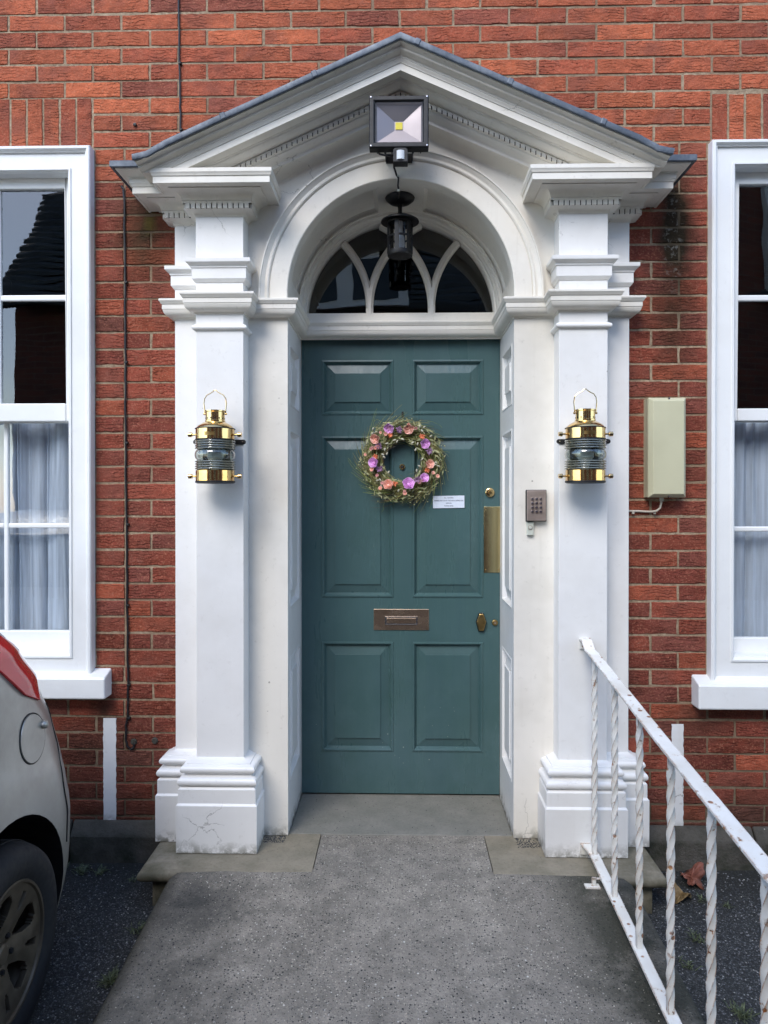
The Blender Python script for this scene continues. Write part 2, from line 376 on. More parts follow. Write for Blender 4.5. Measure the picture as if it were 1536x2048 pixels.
M['keyface'] = simple('keypad_metal', lin(186, 170, 160), .40, .7, 30, .15)
M['paper'] = simple('paper', lin(214, 222, 236), .8, 0, 40, .03)
M['ink'] = simple('ink', lin(60, 62, 92), .8, 0, 40, .03)
M['void'] = simple('dark_interior', lin(46, 42, 44), .9, 0, 2, .2)
M['void2'] = simple('hall_interior', lin(30, 24, 22), .9, 0, 2, .3)
M['frost'] = simple('frosted_plastic', lin(205, 210, 214), .5, 0, 40, .05)
M['tyre'] = simple('tyre_rubber', lin(24, 25, 28), .75, 0, 50, .3, .001)
M['rim'] = simple('brake_dusted_alloy', lin(104, 94, 80), .50, .55, 24, .45, .001)
M['red'] = simple('red_lamp_plastic', lin(205, 14, 34), .12, 0, 5, .15, .0002, Coat_Weight=1.0)
M['carglass'] = simple('tinted_car_glass', lin(20, 24, 26), .05, 0, 5, .1, 0)
M['twig'] = mat_leaf('dried_twig', (62, 44, 34), (104, 84, 56)); M['grass'] = mat_leaf('dried_green', (88, 108, 44), (150, 162, 88))
M['olive'] = mat_leaf('olive_stem', (118, 110, 60), (170, 160, 100))
M['sage'] = mat_leaf('sage_leaf', (104, 112, 72), (176, 176, 132)); M['berry'] = mat_leaf('cream_berry', (198, 196, 130), (228, 224, 176)); M['bud'] = mat_leaf('grey_bud', (150, 150, 128), (206, 204, 186))
M['lilac'] = mat_leaf('lilac_petal', (240, 178, 236), (250, 204, 250)); M['salmon'] = mat_leaf('salmon_petal', (255, 186, 164), (255, 214, 198))
M['pinkish'] = mat_leaf('dusty_pink_petal', (214, 150, 150), (236, 186, 176)); M['mauve'] = mat_leaf('mauve_petal', (124, 92, 124), (164, 128, 160)); M['orange'] = mat_leaf('rust_petal', (214, 112, 82), (236, 150, 100))
M['brownleaf'] = mat_leaf('dead_leaf_red', (92, 50, 38), (138, 84, 66)); M['tanleaf'] = mat_leaf('dead_leaf_tan', (92, 74, 44), (134, 110, 70))
M['weed'] = mat_leaf('weed_green', (44, 56, 36), (96, 104, 70))
M['rooftile'] = mat_roof_tile(); M['farbrick'] = mat_far_brick()

# ---------------- mesh helpers ----------------
class MB:
    def __init__(s): s.v = []; s.f = []; s.mi = []; s.cur = 0
    def vert(s, p): s.v.append(tuple(p)); return len(s.v) - 1
    def face(s, *i): s.f.append(tuple(i)); s.mi.append(s.cur)
    def quad(s, a, b, c, d): i = [s.vert(p) for p in (a, b, c, d)]; s.face(*i)
    def poly(s, pts): s.face(*[s.vert(p) for p in pts])
    def box(s, x0, x1, y0, y1, z0, z1, mat=None):
        p = [(x, y, z) for z in (z0, z1) for y in (y0, y1) for x in (x0, x1)]
        if mat: p = [mat @ Vector(q) for q in p]
        b = len(s.v); s.v += [tuple(q) for q in p]
        for f in ((0, 2, 3, 1), (4, 5, 7, 6), (0, 1, 5, 4), (2, 6, 7, 3), (0, 4, 6, 2), (1, 3, 7, 5)):
            s.face(*[b + i for i in f])
    def grid(s, rows, closed=False, loop=False):
        b = len(s.v); n = len(rows[0]); m = len(rows)
        for r in rows: s.v += [tuple(p) for p in r]
        for i in range(m if loop else m - 1):
            for j in range(n if closed else n - 1):
                s.face(b + i * n + j, b + i * n + (j + 1) % n, b + ((i + 1) % m) * n + (j + 1) % n, b + ((i + 1) % m) * n + j)
        return b
    def lathe(s, prof, c=(0, 0, 0), ax='Z', n=32, a0=0, a1=2 * PI, caps=True):
        full = abs(a1 - a0 - 2 * PI) < 1e-6; rows = []
        for r, h in prof:
            row = []
            for i in range(n if full else n + 1):
                a = a0 + (a1 - a0) * i / n
                q = (r * math.cos(a), r * math.sin(a), h)
                if ax == 'Y': q = (q[0], h, q[1])
                if ax == 'X': q = (h, q[0], q[1])
                row.append((q[0] + c[0], q[1] + c[1], q[2] + c[2]))
            rows.append(row)
        b = s.grid(rows, closed=full)
        if caps and full:
            k = len(rows)
            if prof[0][0] > 1e-5: s.face(*[b + i for i in range(n)][::-1])
            if prof[-1][0] > 1e-5: s.face(*[b + (k - 1) * n + i for i in range(n)])
    def tube(s, pts, r, n=8, caps=True, rs=None):
        pts = [Vector(p) for p in pts]; rows = []; up = None
        for i, p in enumerate(pts):
            d = (pts[min(i + 1, len(pts) - 1)] - pts[max(i - 1, 0)]).normalized()
            if up is None: up = Vector((0, 0, 1)) if abs(d.z) < .9 else Vector((0, 1, 0))
            a = d.cross(up).normalized(); up = a.cross(d).normalized()
            rr = rs[i] if rs else r
            rows.append([p + (a * math.cos(2 * PI * k / n) + up * math.sin(2 * PI * k / n)) * rr for k in range(n)])
        b = s.grid(rows, closed=True)
        if caps: s.face(*[b + i for i in range(n)][::-1]); s.face(*[b + (len(rows) - 1) * n + i for i in range(n)])
    def prism(s, poly, h0, h1, f):
        n = len(poly); b = len(s.v)
        s.v += [tuple(f(a, c, h0)) for a, c in poly] + [tuple(f(a, c, h1)) for a, c in poly]
        s.face(*[b + i for i in range(n)][::-1]); s.face(*[b + n + i for i in range(n)])
        for i in range(n): s.face(b + i, b + (i + 1) % n, b + n + (i + 1) % n, b + n + i)
    def sweep(s, path, prof, f, closed=False, caps=True):
        n = len(path); rows = []
        for i in range(n):
            p = Vector(path[i])
            def nrm(a, b):
                d = (Vector(b) - Vector(a)).normalized(); return Vector((d.y, -d.x))
            if closed or 0 < i < n - 1:
                n1 = nrm(path[i - 1], path[i]); n2 = nrm(path[i], path[(i + 1) % n])
                m = (n1 + n2) / (1 + n1.dot(n2))
            elif i == 0: m = nrm(path[0], path[1])
            else: m = nrm(path[-2], path[-1])
            rows.append([f(p.x + m.x * o, p.y + m.y * o, h) for o, h in prof])
        b = s.grid(rows, loop=closed)
        if caps and not closed:
            k = len(prof); s.face(*[b + i for i in range(k)]); s.face(*[b + (n - 1) * k + i for i in range(k)][::-1])

def obj(name, mb, mat=None, parent=None, bevel=0, smooth=False, bseg=2, attrs=None, clip=None, ang=35):
    me = bpy.data.meshes.new(name)
    if isinstance(mb, MB):
        me.from_pydata(mb.v, [], mb.f)
        mats = mat if isinstance(mat, (list, tuple)) else [mat]
        for m in mats: me.materials.append(m)
        me.polygons.foreach_set('material_index', mb.mi)
        if attrs:
            for k, vals in attrs.items():
                a = me.color_attributes.new(k, 'FLOAT_COLOR', 'POINT'); a.data.foreach_set('color', vals)
        bm = bmesh.new(); bm.from_mesh(me)
        if not attrs: bmesh.ops.remove_doubles(bm, verts=bm.verts, dist=1e-5)
        if clip:
            bmesh.ops.bisect_plane(bm, geom=bm.verts[:] + bm.edges[:] + bm.faces[:], plane_co=clip[0], plane_no=clip[1], clear_inner=True)
        bmesh.ops.recalc_face_normals(bm, faces=bm.faces)
        bm.to_mesh(me); bm.free()
    me.update()
    o = bpy.data.objects.new(name, me); sc.collection.objects.link(o)
    if parent: o.parent = parent
    if smooth:
        me.shade_smooth() if hasattr(me, 'shade_smooth') else None
        for p in me.polygons: p.use_smooth = True
        me.set_sharp_from_angle(angle=R(ang))
    if bevel:
        b = o.modifiers.new('bevel', 'BEVEL'); b.width = bevel; b.segments = bseg; b.limit_method = 'ANGLE'; b.angle_limit = R(38)
        b.harden_normals = False
    return o

def thing(name, label, cat, loc=(0, 0, 0), group=None):
    o = bpy.data.objects.new(name, None); sc.collection.objects.link(o); o.location = loc
    o['label'] = label; o['category'] = cat
    if group: o['group'] = group
    o.empty_display_size = .05
    return o
def tag(o, label, cat, group=None):
    o['label'] = label; o['category'] = cat
    if group: o['group'] = group
    return o
def struct(o, label=None):
    o['kind'] = 'structure'
    if label: o['label'] = label
    return o
def part(name, parent, label=None):
    o = bpy.data.objects.new(name, None); sc.collection.objects.link(o); o.parent = parent; o.empty_display_size = .05
    if label: o['label'] = label
    return o
def copy_tree(o, parent=None):
    c = o.copy(); sc.collection.objects.link(c)
    if parent is not None: c.parent = parent
    for ch in [k for k in bpy.data.objects if k.parent == o and k is not c]: copy_tree(ch, c)
    return c
XYH = lambda a, b, h: (a, b, h)

# ---------------- key dimensions ----------------
yB = -.058; yF = -.055; yP = -.145; yD = .335
xo, xa, xb, xr = .870, .764, .5855, .435
ZS = 2.089; RA = .434

house = thing('brick_house', 'red brick house front with white pedimented door surround and teal panelled door', 'house')

# ---------------- brick wall ----------------
def brick_wall():
    BH = 4096
    X0, X1, Z0, ZT = -3.4, 3.4, .02, 3.95
    zc = P(300, 93.7, 0).z; pitch = .0656
    # fit pitch from two measured courses
    zb = P(300, 1432.8, 0).z
    pitch = (zc - zb) / round((zc - zb) / pitch)
    rows = []
    k = 0
    kmin = -int((zc - Z0) / pitch) - 1
    kmax = int((ZT - zc) / pitch)
    A = [-1000 + 113 * i for i in range(9)] + [17 - 56.5 + 0 * 0]
    Aj = [73.4 - 112.5 * i for i in range(12, 0, -1)] + [73.4, 185.4, 299.5, 414, 527, 637.5, 745, 853, 960, 1075, 1192.6, 1308, 1424] + [1424 + 114 * i for i in range(1, 12)]
    Bj = [(a + b) / 2 for a, b in zip(Aj, Aj[1:])]
    zhead_l = P(100, 300, 0).z; zhead_r = P(1480, 289, 0).z
    wl = (P(189, 700, -.0).x); wr = P(1415.5, 700, 0).x
    zl0, zl1 = P(180, 1345, 0).z, P(180, 299.5, 0).z
    zr0, zr1 = P(1420, 1352, 0).z, P(1420, 288.5, 0).z
    sold_l = (P(185, 250, 0).x, P(185, 194, 0).z); sold_r = (P(1422, 250, 0).x, P(1422, 186, 0).z)
    verts = []; faces = []; cols = []; warps = []
    g = .0044
    def brick(x0, x1, z0, z1, vert=False):
        if x1 - x0 < .016 or z1 - z0 < .014: return
        r = rnd.random(); zm = (z0 + z1) / 2; xm = (x0 + x1) / 2
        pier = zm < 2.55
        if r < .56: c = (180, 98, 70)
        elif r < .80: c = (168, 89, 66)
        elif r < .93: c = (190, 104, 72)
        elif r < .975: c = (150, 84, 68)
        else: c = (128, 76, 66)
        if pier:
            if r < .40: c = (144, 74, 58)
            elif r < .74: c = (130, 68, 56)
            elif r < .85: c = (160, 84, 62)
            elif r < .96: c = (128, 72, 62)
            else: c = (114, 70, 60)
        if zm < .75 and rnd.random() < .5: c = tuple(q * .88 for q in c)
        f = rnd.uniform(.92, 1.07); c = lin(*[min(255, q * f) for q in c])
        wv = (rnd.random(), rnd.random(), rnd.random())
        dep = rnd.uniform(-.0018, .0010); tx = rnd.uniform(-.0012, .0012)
        j = .0011
        x0 += g + rnd.uniform(-j, j); x1 -= g + rnd.uniform(-j, j); z0 += g + rnd.uniform(-j, j); z1 -= g + rnd.uniform(-j, j)
        nx = max(2, int((x1 - x0) / .022)); nz = max(2, int((z1 - z0) / .022))
        per = [(x0 + (x1 - x0) * i / nx, z0, 0, -1) for i in range(nx)] + [(x1, z0 + (z1 - z0) * i / nz, 1, 0) for i in range(nz)] + \
              [(x1 - (x1 - x0) * i / nx, z1, 0, 1) for i in range(nx)] + [(x0, z1 - (z1 - z0) * i / nz, -1, 0) for i in range(nz)]
        n = len(per); b = len(verts); jit = [rnd.uniform(-.0022, .0012) for _ in per]
        for ring, (ins, y) in enumerate(((0, .012), (0.0002, .0020), (.0022, .0))):
            for (px, pz, ax, az), q in zip(per, jit):
                cx = max(-1, min(1, (px - xm) / ((x1 - x0) / 2))); cz = max(-1, min(1, (pz - zm) / ((z1 - z0) / 2)))
                ox = (1 if cx > .999 else -1 if cx < -.999 else 0); oz = (1 if cz > .999 else -1 if cz < -.999 else 0)
                qq = q * (1 if ring else 1)
                verts.append((px - ox * ins + ox * qq, y + dep + tx * (px - xm) / .1, pz - oz * ins + oz * qq))
        for ring in range(2):
            for i in range(n):
                faces.append((b + ring * n + i, b + ring * n + (i + 1) % n, b + (ring + 1) * n + (i + 1) % n, b + (ring + 1) * n + i))
        c0 = len(verts)
        verts.append((xm, dep + rnd.uniform(-.0015, .0005), zm))
        for i in range(n): faces.append((b + 2 * n + i, b + 2 * n + (i + 1) % n, c0))
        cnt = 3 * n + 1
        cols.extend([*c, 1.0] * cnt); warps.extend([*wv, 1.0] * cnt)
    for k in range(kmin, kmax + 1):
        z0 = zc + (k - 0) * pitch; z1 = z0 + pitch; zm = (z0 + z1) / 2
        par = k % 2
        vcen = None
        def run(js, lo, hi):
            js = [q for q in js if lo + .03 < q < hi - .03]
            pts = [lo] + js + [hi]
            for a, b in zip(pts, pts[1:]): brick(a, b, z0, z1)
        # main table; row at v 127-159 is k=-2 (A)
        js = [P(q, 140, 0).x for q in (Aj if par == 0 else Bj)]
        zone = 'top'
        if zm > sold_l[1] - .0: zone = 'top'
        js_l = js; js_r = js
        if zm > sold_l[1]:
            run(js, X0, X1); continue
        # left half
        if zm > zl1:   # soldier zone
            hi = sold_l[0]; run(js_l, hi, 0)
        elif zm > zl0:
            b1 = P(249.8, 700, 0).x; b2 = P(302, 700, 0).x; e = -.82
            if zm > P(300, 400, 0).z: run([b1, b2] if par == 0 else [b1], wl, -.3)
            else: run([b1, b2] if par == 0 else [b1], wl, e)
        else:
            jj = [P(305.7 - 113 * i, 1450, 0).x for i in range(-1, 22)] if par else [P(249 - 113 * i, 1450, 0).x for i in range(0, 22)]
            run(sorted(jj), X0, -.82)
        if zm > zr1:
            hi = sold_r[0]; run(js_r, 0, hi)
        else:
            jj = [P((1301.5 if par == 0 else 1357) + 114.6 * i, 1000, 0).x for i in range(-1, 22)]
            lo = .3 if zm > P(300, 400, 0).z else .82
            if zm > zr0: run(sorted(jj), lo, wr)
            else: run(sorted(jj), lo, X1)
    # soldier courses
    for side in (-1, 1):
        sx, zt = (sold_l if side < 0 else sold_r); zb_ = (zl1 if side < 0 else zr1) + .004
        x = sx
        while abs(x - sx) < 1.65:
            x2 = x + side * .0655
            brick(min(x, x2), max(x, x2), zb_, zt, True); x = x2
        # beyond the lintel
        lim = -3.4 if side < 0 else 3.4
        zz = zt
    me = bpy.data.meshes.new('brickwork'); me.from_pydata(verts, [], faces); me.materials.append(M['brick'])
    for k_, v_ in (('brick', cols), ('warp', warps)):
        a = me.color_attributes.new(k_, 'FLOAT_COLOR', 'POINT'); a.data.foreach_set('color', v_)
    me.update()
    o = bpy.data.objects.new('wall', me); sc.collection.objects.link(o); o.parent = house
    # mortar bed and wall body (with window openings)
    mb = MB(); ym = .0026
    xs = [X0, wl - 1.55, wl, -.80, .80, wr, wr + 1.55, X1]
    def slab(x0, x1, z0, z1): mb.box(x0, x1, ym, .24, z0, z1)
    slab(X0, wl - 1.5, -.2, 3.95); slab(wr + 1.5, X1, -.2, 3.95)
    slab(wl - .012, -.46, -.2, 2.62); slab(.46, wr + .012, -.2, 2.62)
    slab(wl - 1.5, -.46, 2.62, 3.95); slab(.46, wr + 1.5, 2.62, 3.95); slab(-.46, .46, 2.62, 3.95)
    slab(wl - 1.5, wl - .012, -.2, zl0 + .01); slab(wl - 1.5, wl - .012, zl1 - .01, 2.62)
    slab(wr + .012, wr + 1.5, -.2, zr0 + .01); slab(wr + .012, wr + 1.5, zr1 - .01, 2.62)
    obj('mortar_bed', mb, M['mortar'], o)
    return wl, wr, zl0, zl1, zr0, zr1
wl, wr, zl0, zl1, zr0, zr1 = brick_wall()

# upper brickwork is above the picture; stone plinth course at the foot of the wall
for s in (-1, 1):
    mb = MB()
    prof = [(0, .03), (.012, .028), (.042, -.012), (.046, -.02), (.046, -.40), (-.05, -.40)]
    x = .80
    while x < 3.4:
        x2 = min(3.4, x + rnd.uniform(.42, .6))
        a, b = (s * x, s * (x2 - .006)); 
        path = [(min(a, b), 0), (max(a, b), 0)]
        mb.sweep(path, [(p - rnd.uniform(0, .003), z) for p, z in prof], XYH)
        x = x2
    obj('plinth_course', mb, M['plinth'], house, bevel=.006)

# ---------------- door surround ----------------
sur = part('door_surround', house)
def mir(path, s):  # mirror a left-hand path to the right (keeps outward offset on the same side)
    return path if s < 0 else [(-x, y) for x, y in path][::-1]
full = [(-xo, 0), (-xo, yB), (-xa, yB), (-xa, yP), (-xb, yP), (-xb, yF)]
def arc(cx, cy, r, a0, a1, n=8): return [(cx + r * math.cos(R(a0 + (a1 - a0) * i / n)), cy + r * math.sin(R(a0 + (a1 - a0) * i / n))) for i in range(n + 1)]
base_prof = [(0, 0), (.060, 0), (.060, .174), (.054, .181), (.054, .232), (.047, .239), (.045, .2395)] + \
    arc(.041, .257, .0165, -80, 80, 8) + [(.036, .276), (.033, .279), (.0335, .284), (.036, .286)] + \
    arc(.036, .3, .0135, -85, 85, 8) + [(.030, .3155), (.028, .316), (.028, .3195), (.022, .321), (.006, .329), (0, .334)]
block_prof = [(0, 2.108), (.003, 2.108), (.006, 2.112), (.012, 2.120), (.012, 2.158), (.016, 2.160)] + [(.016 + .014 * t - .004 * math.sin(2 * PI * t), 2.160 + .022 * t) for t in (.15, .3, .45, .6, .75, .9)] + [(.031, 2.183), (.031, 2.190), (.028, 2.1915), (0, 2.192)]
impost_prof = [(0, 1.990), (.004, 1.990), (.005, 1.996), (.009, 1.9965)] + [(.009 + .026 * math.sin(R(a)), 1.997 + .022 * (1 - math.cos(R(a)))) for a in (10, 25, 40, 55, 70, 85)] + \
    [(.036, 2.0195), (.036, 2.023), (.038, 2.0235), (.038, 2.041), (.041, 2.0425), (.044, 2.048), (.048, 2.0535), (.048, 2.060), (.045, 2.062), (0, 2.064)]
def ent_profile():
    p = [(0, 2.352), (.003, 2.352), (.003, 2.356)] + [(.003 + .030 * (1 - math.cos(R(a))), 2.356 + .014 * math.sin(R(a))) for a in (15, 30, 45, 60, 75, 90)]
    p += [(.030, 2.3705), (.030, 2.397), (.0405, 2.3975), (.0405, 2.401)]
    p += [(.0405 + .035 * (1 - math.cos(R(a))), 2.401 + .026 * math.sin(R(a))) for a in (20, 40, 60, 80, 90)]
    p += [(.079, 2.427), (.079, 2.431), (.112, 2.431), (.112, 2.428), (.120, 2.428), (.120, 2.451), (.1235, 2.4525), (.125, 2.459), (.128, 2.464), (.128, 2.4775), (0, 2.4785)]
    return p
ast_prof = [(0, 1.927), (.004, 1.928)] + arc(.004, 1.9395, .0095, -80, 80, 8) + [(.004, 1.951), (0, 1.952)]

for s in (-1, 1):
    pil = part('pilaster', sur)
    mb = MB()
    mb.box(s * xb, s * xa, yP, yB + .01, .30, 2.40)
    obj('shaft', mb, M['white'], pil, bevel=.002)
    mb = MB()
    mb.box(s * (xa - .02), s * xo, yB, .05, .30, 2.46)
    obj('backing_shaft', mb, M['white'], pil, bevel=.002)
    mb = MB(); mb.sweep(mir(full, s), base_prof, XYH); obj('base', mb, M['white'], pil, smooth=True, ang=30, bevel=.0012, bseg=1)
    mb = MB(); mb.sweep(mir(full[2:], s), ast_prof, XYH); obj('astragal', mb, M['white'], pil, smooth=True, ang=30)
    mb = MB(); mb.sweep(mir(full, s), block_prof, XYH); obj('collar', mb, M['white'], pil, smooth=True, ang=30)
    ent = part('entablature', sur)
    mb = MB(); mb.sweep(mir(full, s), ent_profile(), XYH)
    # dentils
    def dent(x0, x1, y0, axis):
        L = (x1 - x0); n = max(1, round(L / .0205)); st = L / n
        for i in range(n):
            a = x0 + st * i + .0022; b = x0 + st * (i + 1) - .0022
            if axis == 'x': mb.box(a, b, y0 - .008, y0 + .004, 2.3705, 2.3900)
            else: mb.box(y0 - .008, y0 + .008, a, b, 2.3705, 2.3900)
    o_ = .030
    def band(x0, x1, yy, axis='x'):
        if axis == 'x': mb.box(x0, x1, yy - .0082, yy + .004, 2.3886, 2.3969)
        else: mb.box(yy - .0082, yy + .0082, x0, x1, 2.3886, 2.3969)
    a, b = sorted((s * (xa + o_), s * (xb - o_)))
    dent(a, b, yP - o_, 'x'); band(a - .008, b + .008, yP - o_)
    a, b = sorted((s * (xo + o_), s * (xa + o_ + .008)))
    dent(a, b, yB - o_, 'x'); band(a - (.008 if s < 0 else 0), b + (.008 if s > 0 else 0), yB - o_)
    dent(yP - o_ + .002, yF - .004, s * (xb - o_), 'y'); band(yP - o_ - .006, yF, s * (xb - o_), 'y')
    dent(yP - o_ + .002, yB - o_ - .01, s * (xa + o_), 'y'); band(yP - o_ - .006, yB - o_, s * (xa + o_), 'y')
    dent(yB - o_ + .002, -.004, s * (xo + o_), 'y'); band(yB - o_ - .006, -.002, s * (xo + o_), 'y')
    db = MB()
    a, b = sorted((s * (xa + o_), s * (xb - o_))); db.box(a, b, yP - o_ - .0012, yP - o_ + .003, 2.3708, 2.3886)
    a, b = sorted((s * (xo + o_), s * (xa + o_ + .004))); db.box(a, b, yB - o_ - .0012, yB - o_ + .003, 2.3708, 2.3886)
    obj('dentil_gap_shade', db, M['gap_shade_seam'], ent)  # dark strips behind the teeth paint in the shade of the slots
    obj('cornice', mb, M['bounce_white'], ent, smooth=True, ang=28)
    # crown moulding over the backing pilaster, and its lead cap
    pth = mir([(-xo, 0), (-xo, yB), (-.79, yB)], s)
    cy = [(.10, 2.477), (.128, 2.4775), (.131, 2.479)] + [(.131 + .036 * t - .007 * math.sin(2 * PI * t), 2.479 + .024 * t) for t in (.15, .3, .45, .6, .75, .9, 1)] + [(.170, 2.504), (.170, 2.508), (.0, 2.508)]
    mb = MB(); mb.sweep(pth, cy, XYH); obj('crown_moulding', mb, M['bounce_white'], ent, smooth=True, ang=28)
    mb = MB(); mb.sweep(pth, [(0, 2.5085), (.171, 2.5085), (.171, 2.500), (.179, 2.499), (.181, 2.502), (.181, 2.521), (.178, 2.5235), (0, 2.528)], XYH)
    obj('lead_cap', mb, M['lead'], ent, smooth=True, ang=28)

# wall panel with the arch cut through it, and jamb backs
mb = MB()
N = 64
zg = lambda x: 2.79 - .443 * abs(x)
arcp = [(RA * math.cos(PI - PI * i / N), ZS + RA * math.sin(PI * i / N)) for i in range(N + 1)]
for (x0, z0), (x1, z1) in zip(arcp, arcp[1:]):
    for k in range(6):
        a0, a1 = k / 6, (k + 1) / 6
        mb.quad((x0, yF, z0 + (zg(x0) - z0) * a0), (x1, yF, z1 + (zg(x1) - z1) * a0), (x1, yF, z1 + (zg(x1) - z1) * a1), (x0, yF, z0 + (zg(x0) - z0) * a1))
for s in (-1, 1):
    for k in range(12):
        z0 = 0 + (2.089) * k / 12; z1 = 2.089 * (k + 1) / 12
        mb.quad((s * RA, yF, z0), (s * .70, yF, z0), (s * .70, yF, z1), (s * RA, yF, z1))
    mb.quad((s * RA, yF, 2.089), (s * .70, yF, 2.089), (s * .70, yF, zg(.70)), (s * RA, yF, zg(RA)))
obj('wall_panel', mb, M['bounce_white'], sur)

# impost moulding running round the pilasters, into the reveal and across as the transom
mb = MB()
half = [(-xo, 0), (-xo, yB), (-xa, yB), (-xa, yP), (-xb, yP), (-xb, yF), (-xr, yF), (-xr, yD - .03)]
path = half + [(-x, y) for x, y in half][::-1]
mb.sweep(path, impost_prof, XYH)
obj('impost', mb, M['bounce_white'], sur, smooth=True, ang=28)

# archivolt
mb = MB()
prof = [(RA - .001, yF + .03), (RA - .001, yF - .010), (RA + .002, yF - .0125), (.500, yF - .0125), (.5015, yF - .009), (.504, yF - .009), (.505, yF - .015), (.509, yF - .019), (.513, yF - .019), (.516, yF - .016),
        (.521, yF - .016), (.527, yF - .021), (.534, yF - .026), (.536, yF - .031), (.541, yF - .031), (.542, yF - .02), (.542, yF + .01)]
rows = []
for i in range(-1, 98):
    if i < 0: ca, sa, dz = -1, 0, -(ZS - 2.062)
    elif i > 96: ca, sa, dz = 1, 0, -(ZS - 2.062)
    else: a = PI - PI * i / 96; ca, sa, dz = math.cos(a), math.sin(a), 0
    rows.append([(r * ca, y, ZS + r * sa + dz) for r, y in prof])
mb.grid(rows)
obj('archivolt', mb, M['bounce_white'], sur, smooth=True, ang=28)

# coffered soffit of the arch
mb = MB()
ys = sorted(set([yF, -.02, .0, .004, .010, .016, .020, .10, .20, .236, .240, .246, .252, .256, .31, .36]))
angs = []
for a in range(0, 181, 3): angs.append(a)
pan = [(9, 78), (102, 171)]
for a, b in pan: angs += [a, a + .4, a + 1.2, a + 1.8, b, b - .4, b - 1.2, b - 1.8]
angs = sorted(set(angs))
def cof(a, y):
    best = 0
    for p, q in pan:
        da = min(a - p, q - a) * RA * PI / 180; dy = min(y - .0, .256 - y); d = min(da, dy)
        if d >= .0119: best = .024
        elif d >= .0089: best = max(best, .014)
        elif d >= .0035: best = max(best, .007)
    return best
rows = [[((RA + cof(a, y)) * math.cos(R(180 - a)), y, ZS + (RA + cof(a, y)) * math.sin(R(180 - a))) for y in ys] for a in angs]
rows = [[(-RA, y, 2.05) for y in ys]] + rows + [[(RA, y, 2.05) for y in ys]]
mb.grid(rows)
obj('arch_soffit', mb, M['bounce_white'], sur, smooth=True, ang=20)

# panelled boards: nested rectangle rings
def ring_panel(mb, rect, f, rings):
    x0, x1, z0, z1 = rect; prev = None
    for ins, dep in rings:
        cur = [f(x0 + ins, z0 + ins, dep), f(x1 - ins, z0 + ins, dep), f(x1 - ins, z1 - ins, dep), f(x0 + ins, z1 - ins, dep)]
        if prev:
            for i in range(4): mb.quad(prev[i], prev[(i + 1) % 4], cur[(i + 1) % 4], cur[i])
        prev = cur
    mb.poly(prev)
def board(mb, x0, x1, z0, z1, rects, f):
    xs = sorted(set([x0, x1] + [r[0] for r in rects] + [r[1] for r in rects])); zs = sorted(set([z0, z1] + [r[2] for r in rects] + [r[3] for r in rects]))
    for a, b in zip(xs, xs[1:]):
        for c, d in zip(zs, zs[1:]):
            xm, zm = (a + b) / 2, (c + d) / 2
            if any(r[0] < xm < r[1] and r[2] < zm < r[3] for r in rects): continue
            mb.quad(f(a, c, 0), f(b, c, 0), f(b, d, 0), f(a, d, 0))
RINGS = lambda w: [(0, 0), (.002, .0035), (.008, .0045), (.011, .001), (.014, -.004), (.017, -.010), (.0195, -.0135), (w, -.0045), (w, -.0005), (w + .003, .0)]
zp = [(PZ(1503, yD), PZ(1283.5, yD)), (PZ(1195, yD), PZ(872, yD)), (PZ(830, yD), PZ(719.5, yD))]
for s in (-1, 1):
    mb = MB(); f = lambda a, z, d, s=s: (s * (xr - d), a, z)
    rects = [(.0, .262, z0, z1) for z0, z1 in zp]
    board(mb, yF, yD + .05, -.01, 2.0, rects, f)
    rev = obj('reveal', mb, M['white'], sur)
    for r in rects:
        mb = MB(); ring_panel(mb, r, f, [(0, 0), (.003, .002), (.008, .002), (.012, -.006), (.017, -.016), (.020, -.018), (.065, -.004), (.067, .0), (.07, .0)])
        obj('panel', mb, M['white'], rev)

# pediment
ped = part('pediment', sur)
XE = .932; ZA = 2.899; SL = .443
ZE = ZA - SL * XE
rpath = [(-XE, ZE), (0, ZA), (XE, ZE)]
fR = lambda a, b, h: (a, h, b)
crown = [(0, -.05), (0, -.306), (.001, -.311), (.006, -.312)] + [(.006 + .021 * t, -.312 + .036 * t + .007 * math.sin(2 * PI * t)) for t in (.1, .2, .3, .4, .5, .6, .7, .8, .9, 1)] + [(.029, -.274), (.029, -.10)]
mb = MB(); mb.sweep(rpath, crown, fR); obj('crown_moulding', mb, M['cream_d'], ped, smooth=True, ang=28)
rk = [(.027, -.06), (.027, -.272), (.034, -.271), (.0345, -.268), (.038, -.268), (.042, -.2655), (.0455, -.2635), (.0475, -.2635), (.0485, -.2595), (.052, -.2595), (.0715, -.2595), (.0715, -.251), (.069, -.251), (.069, -.212), (.0715, -.211), (.0715, -.207)]
rk += [(.0715 + .017 * math.sin(R(a)), -.207 + .030 * (1 - math.cos(R(a)))) for a in (20, 40, 60, 80, 90)]
rk += [(.090, -.176), (.090, -.166), (.109, -.166), (.1105, -.164), (.111, -.158)] + [(.111 + .024 * t, -.158 + .032 * t - .006 * math.sin(2 * PI * t)) for t in (.15, .3, .45, .6, .75, .9, 1)] + [(.141, -.126), (.1415, -.117)] + [(.1415 + .024 * (1 - math.cos(R(a))), -.117 + .062 * math.sin(R(a))) for a in (15, 30, 45, 60, 75, 90)]
mb = MB(); mb.sweep(rpath, rk, fR); 
th = math.atan(SL)
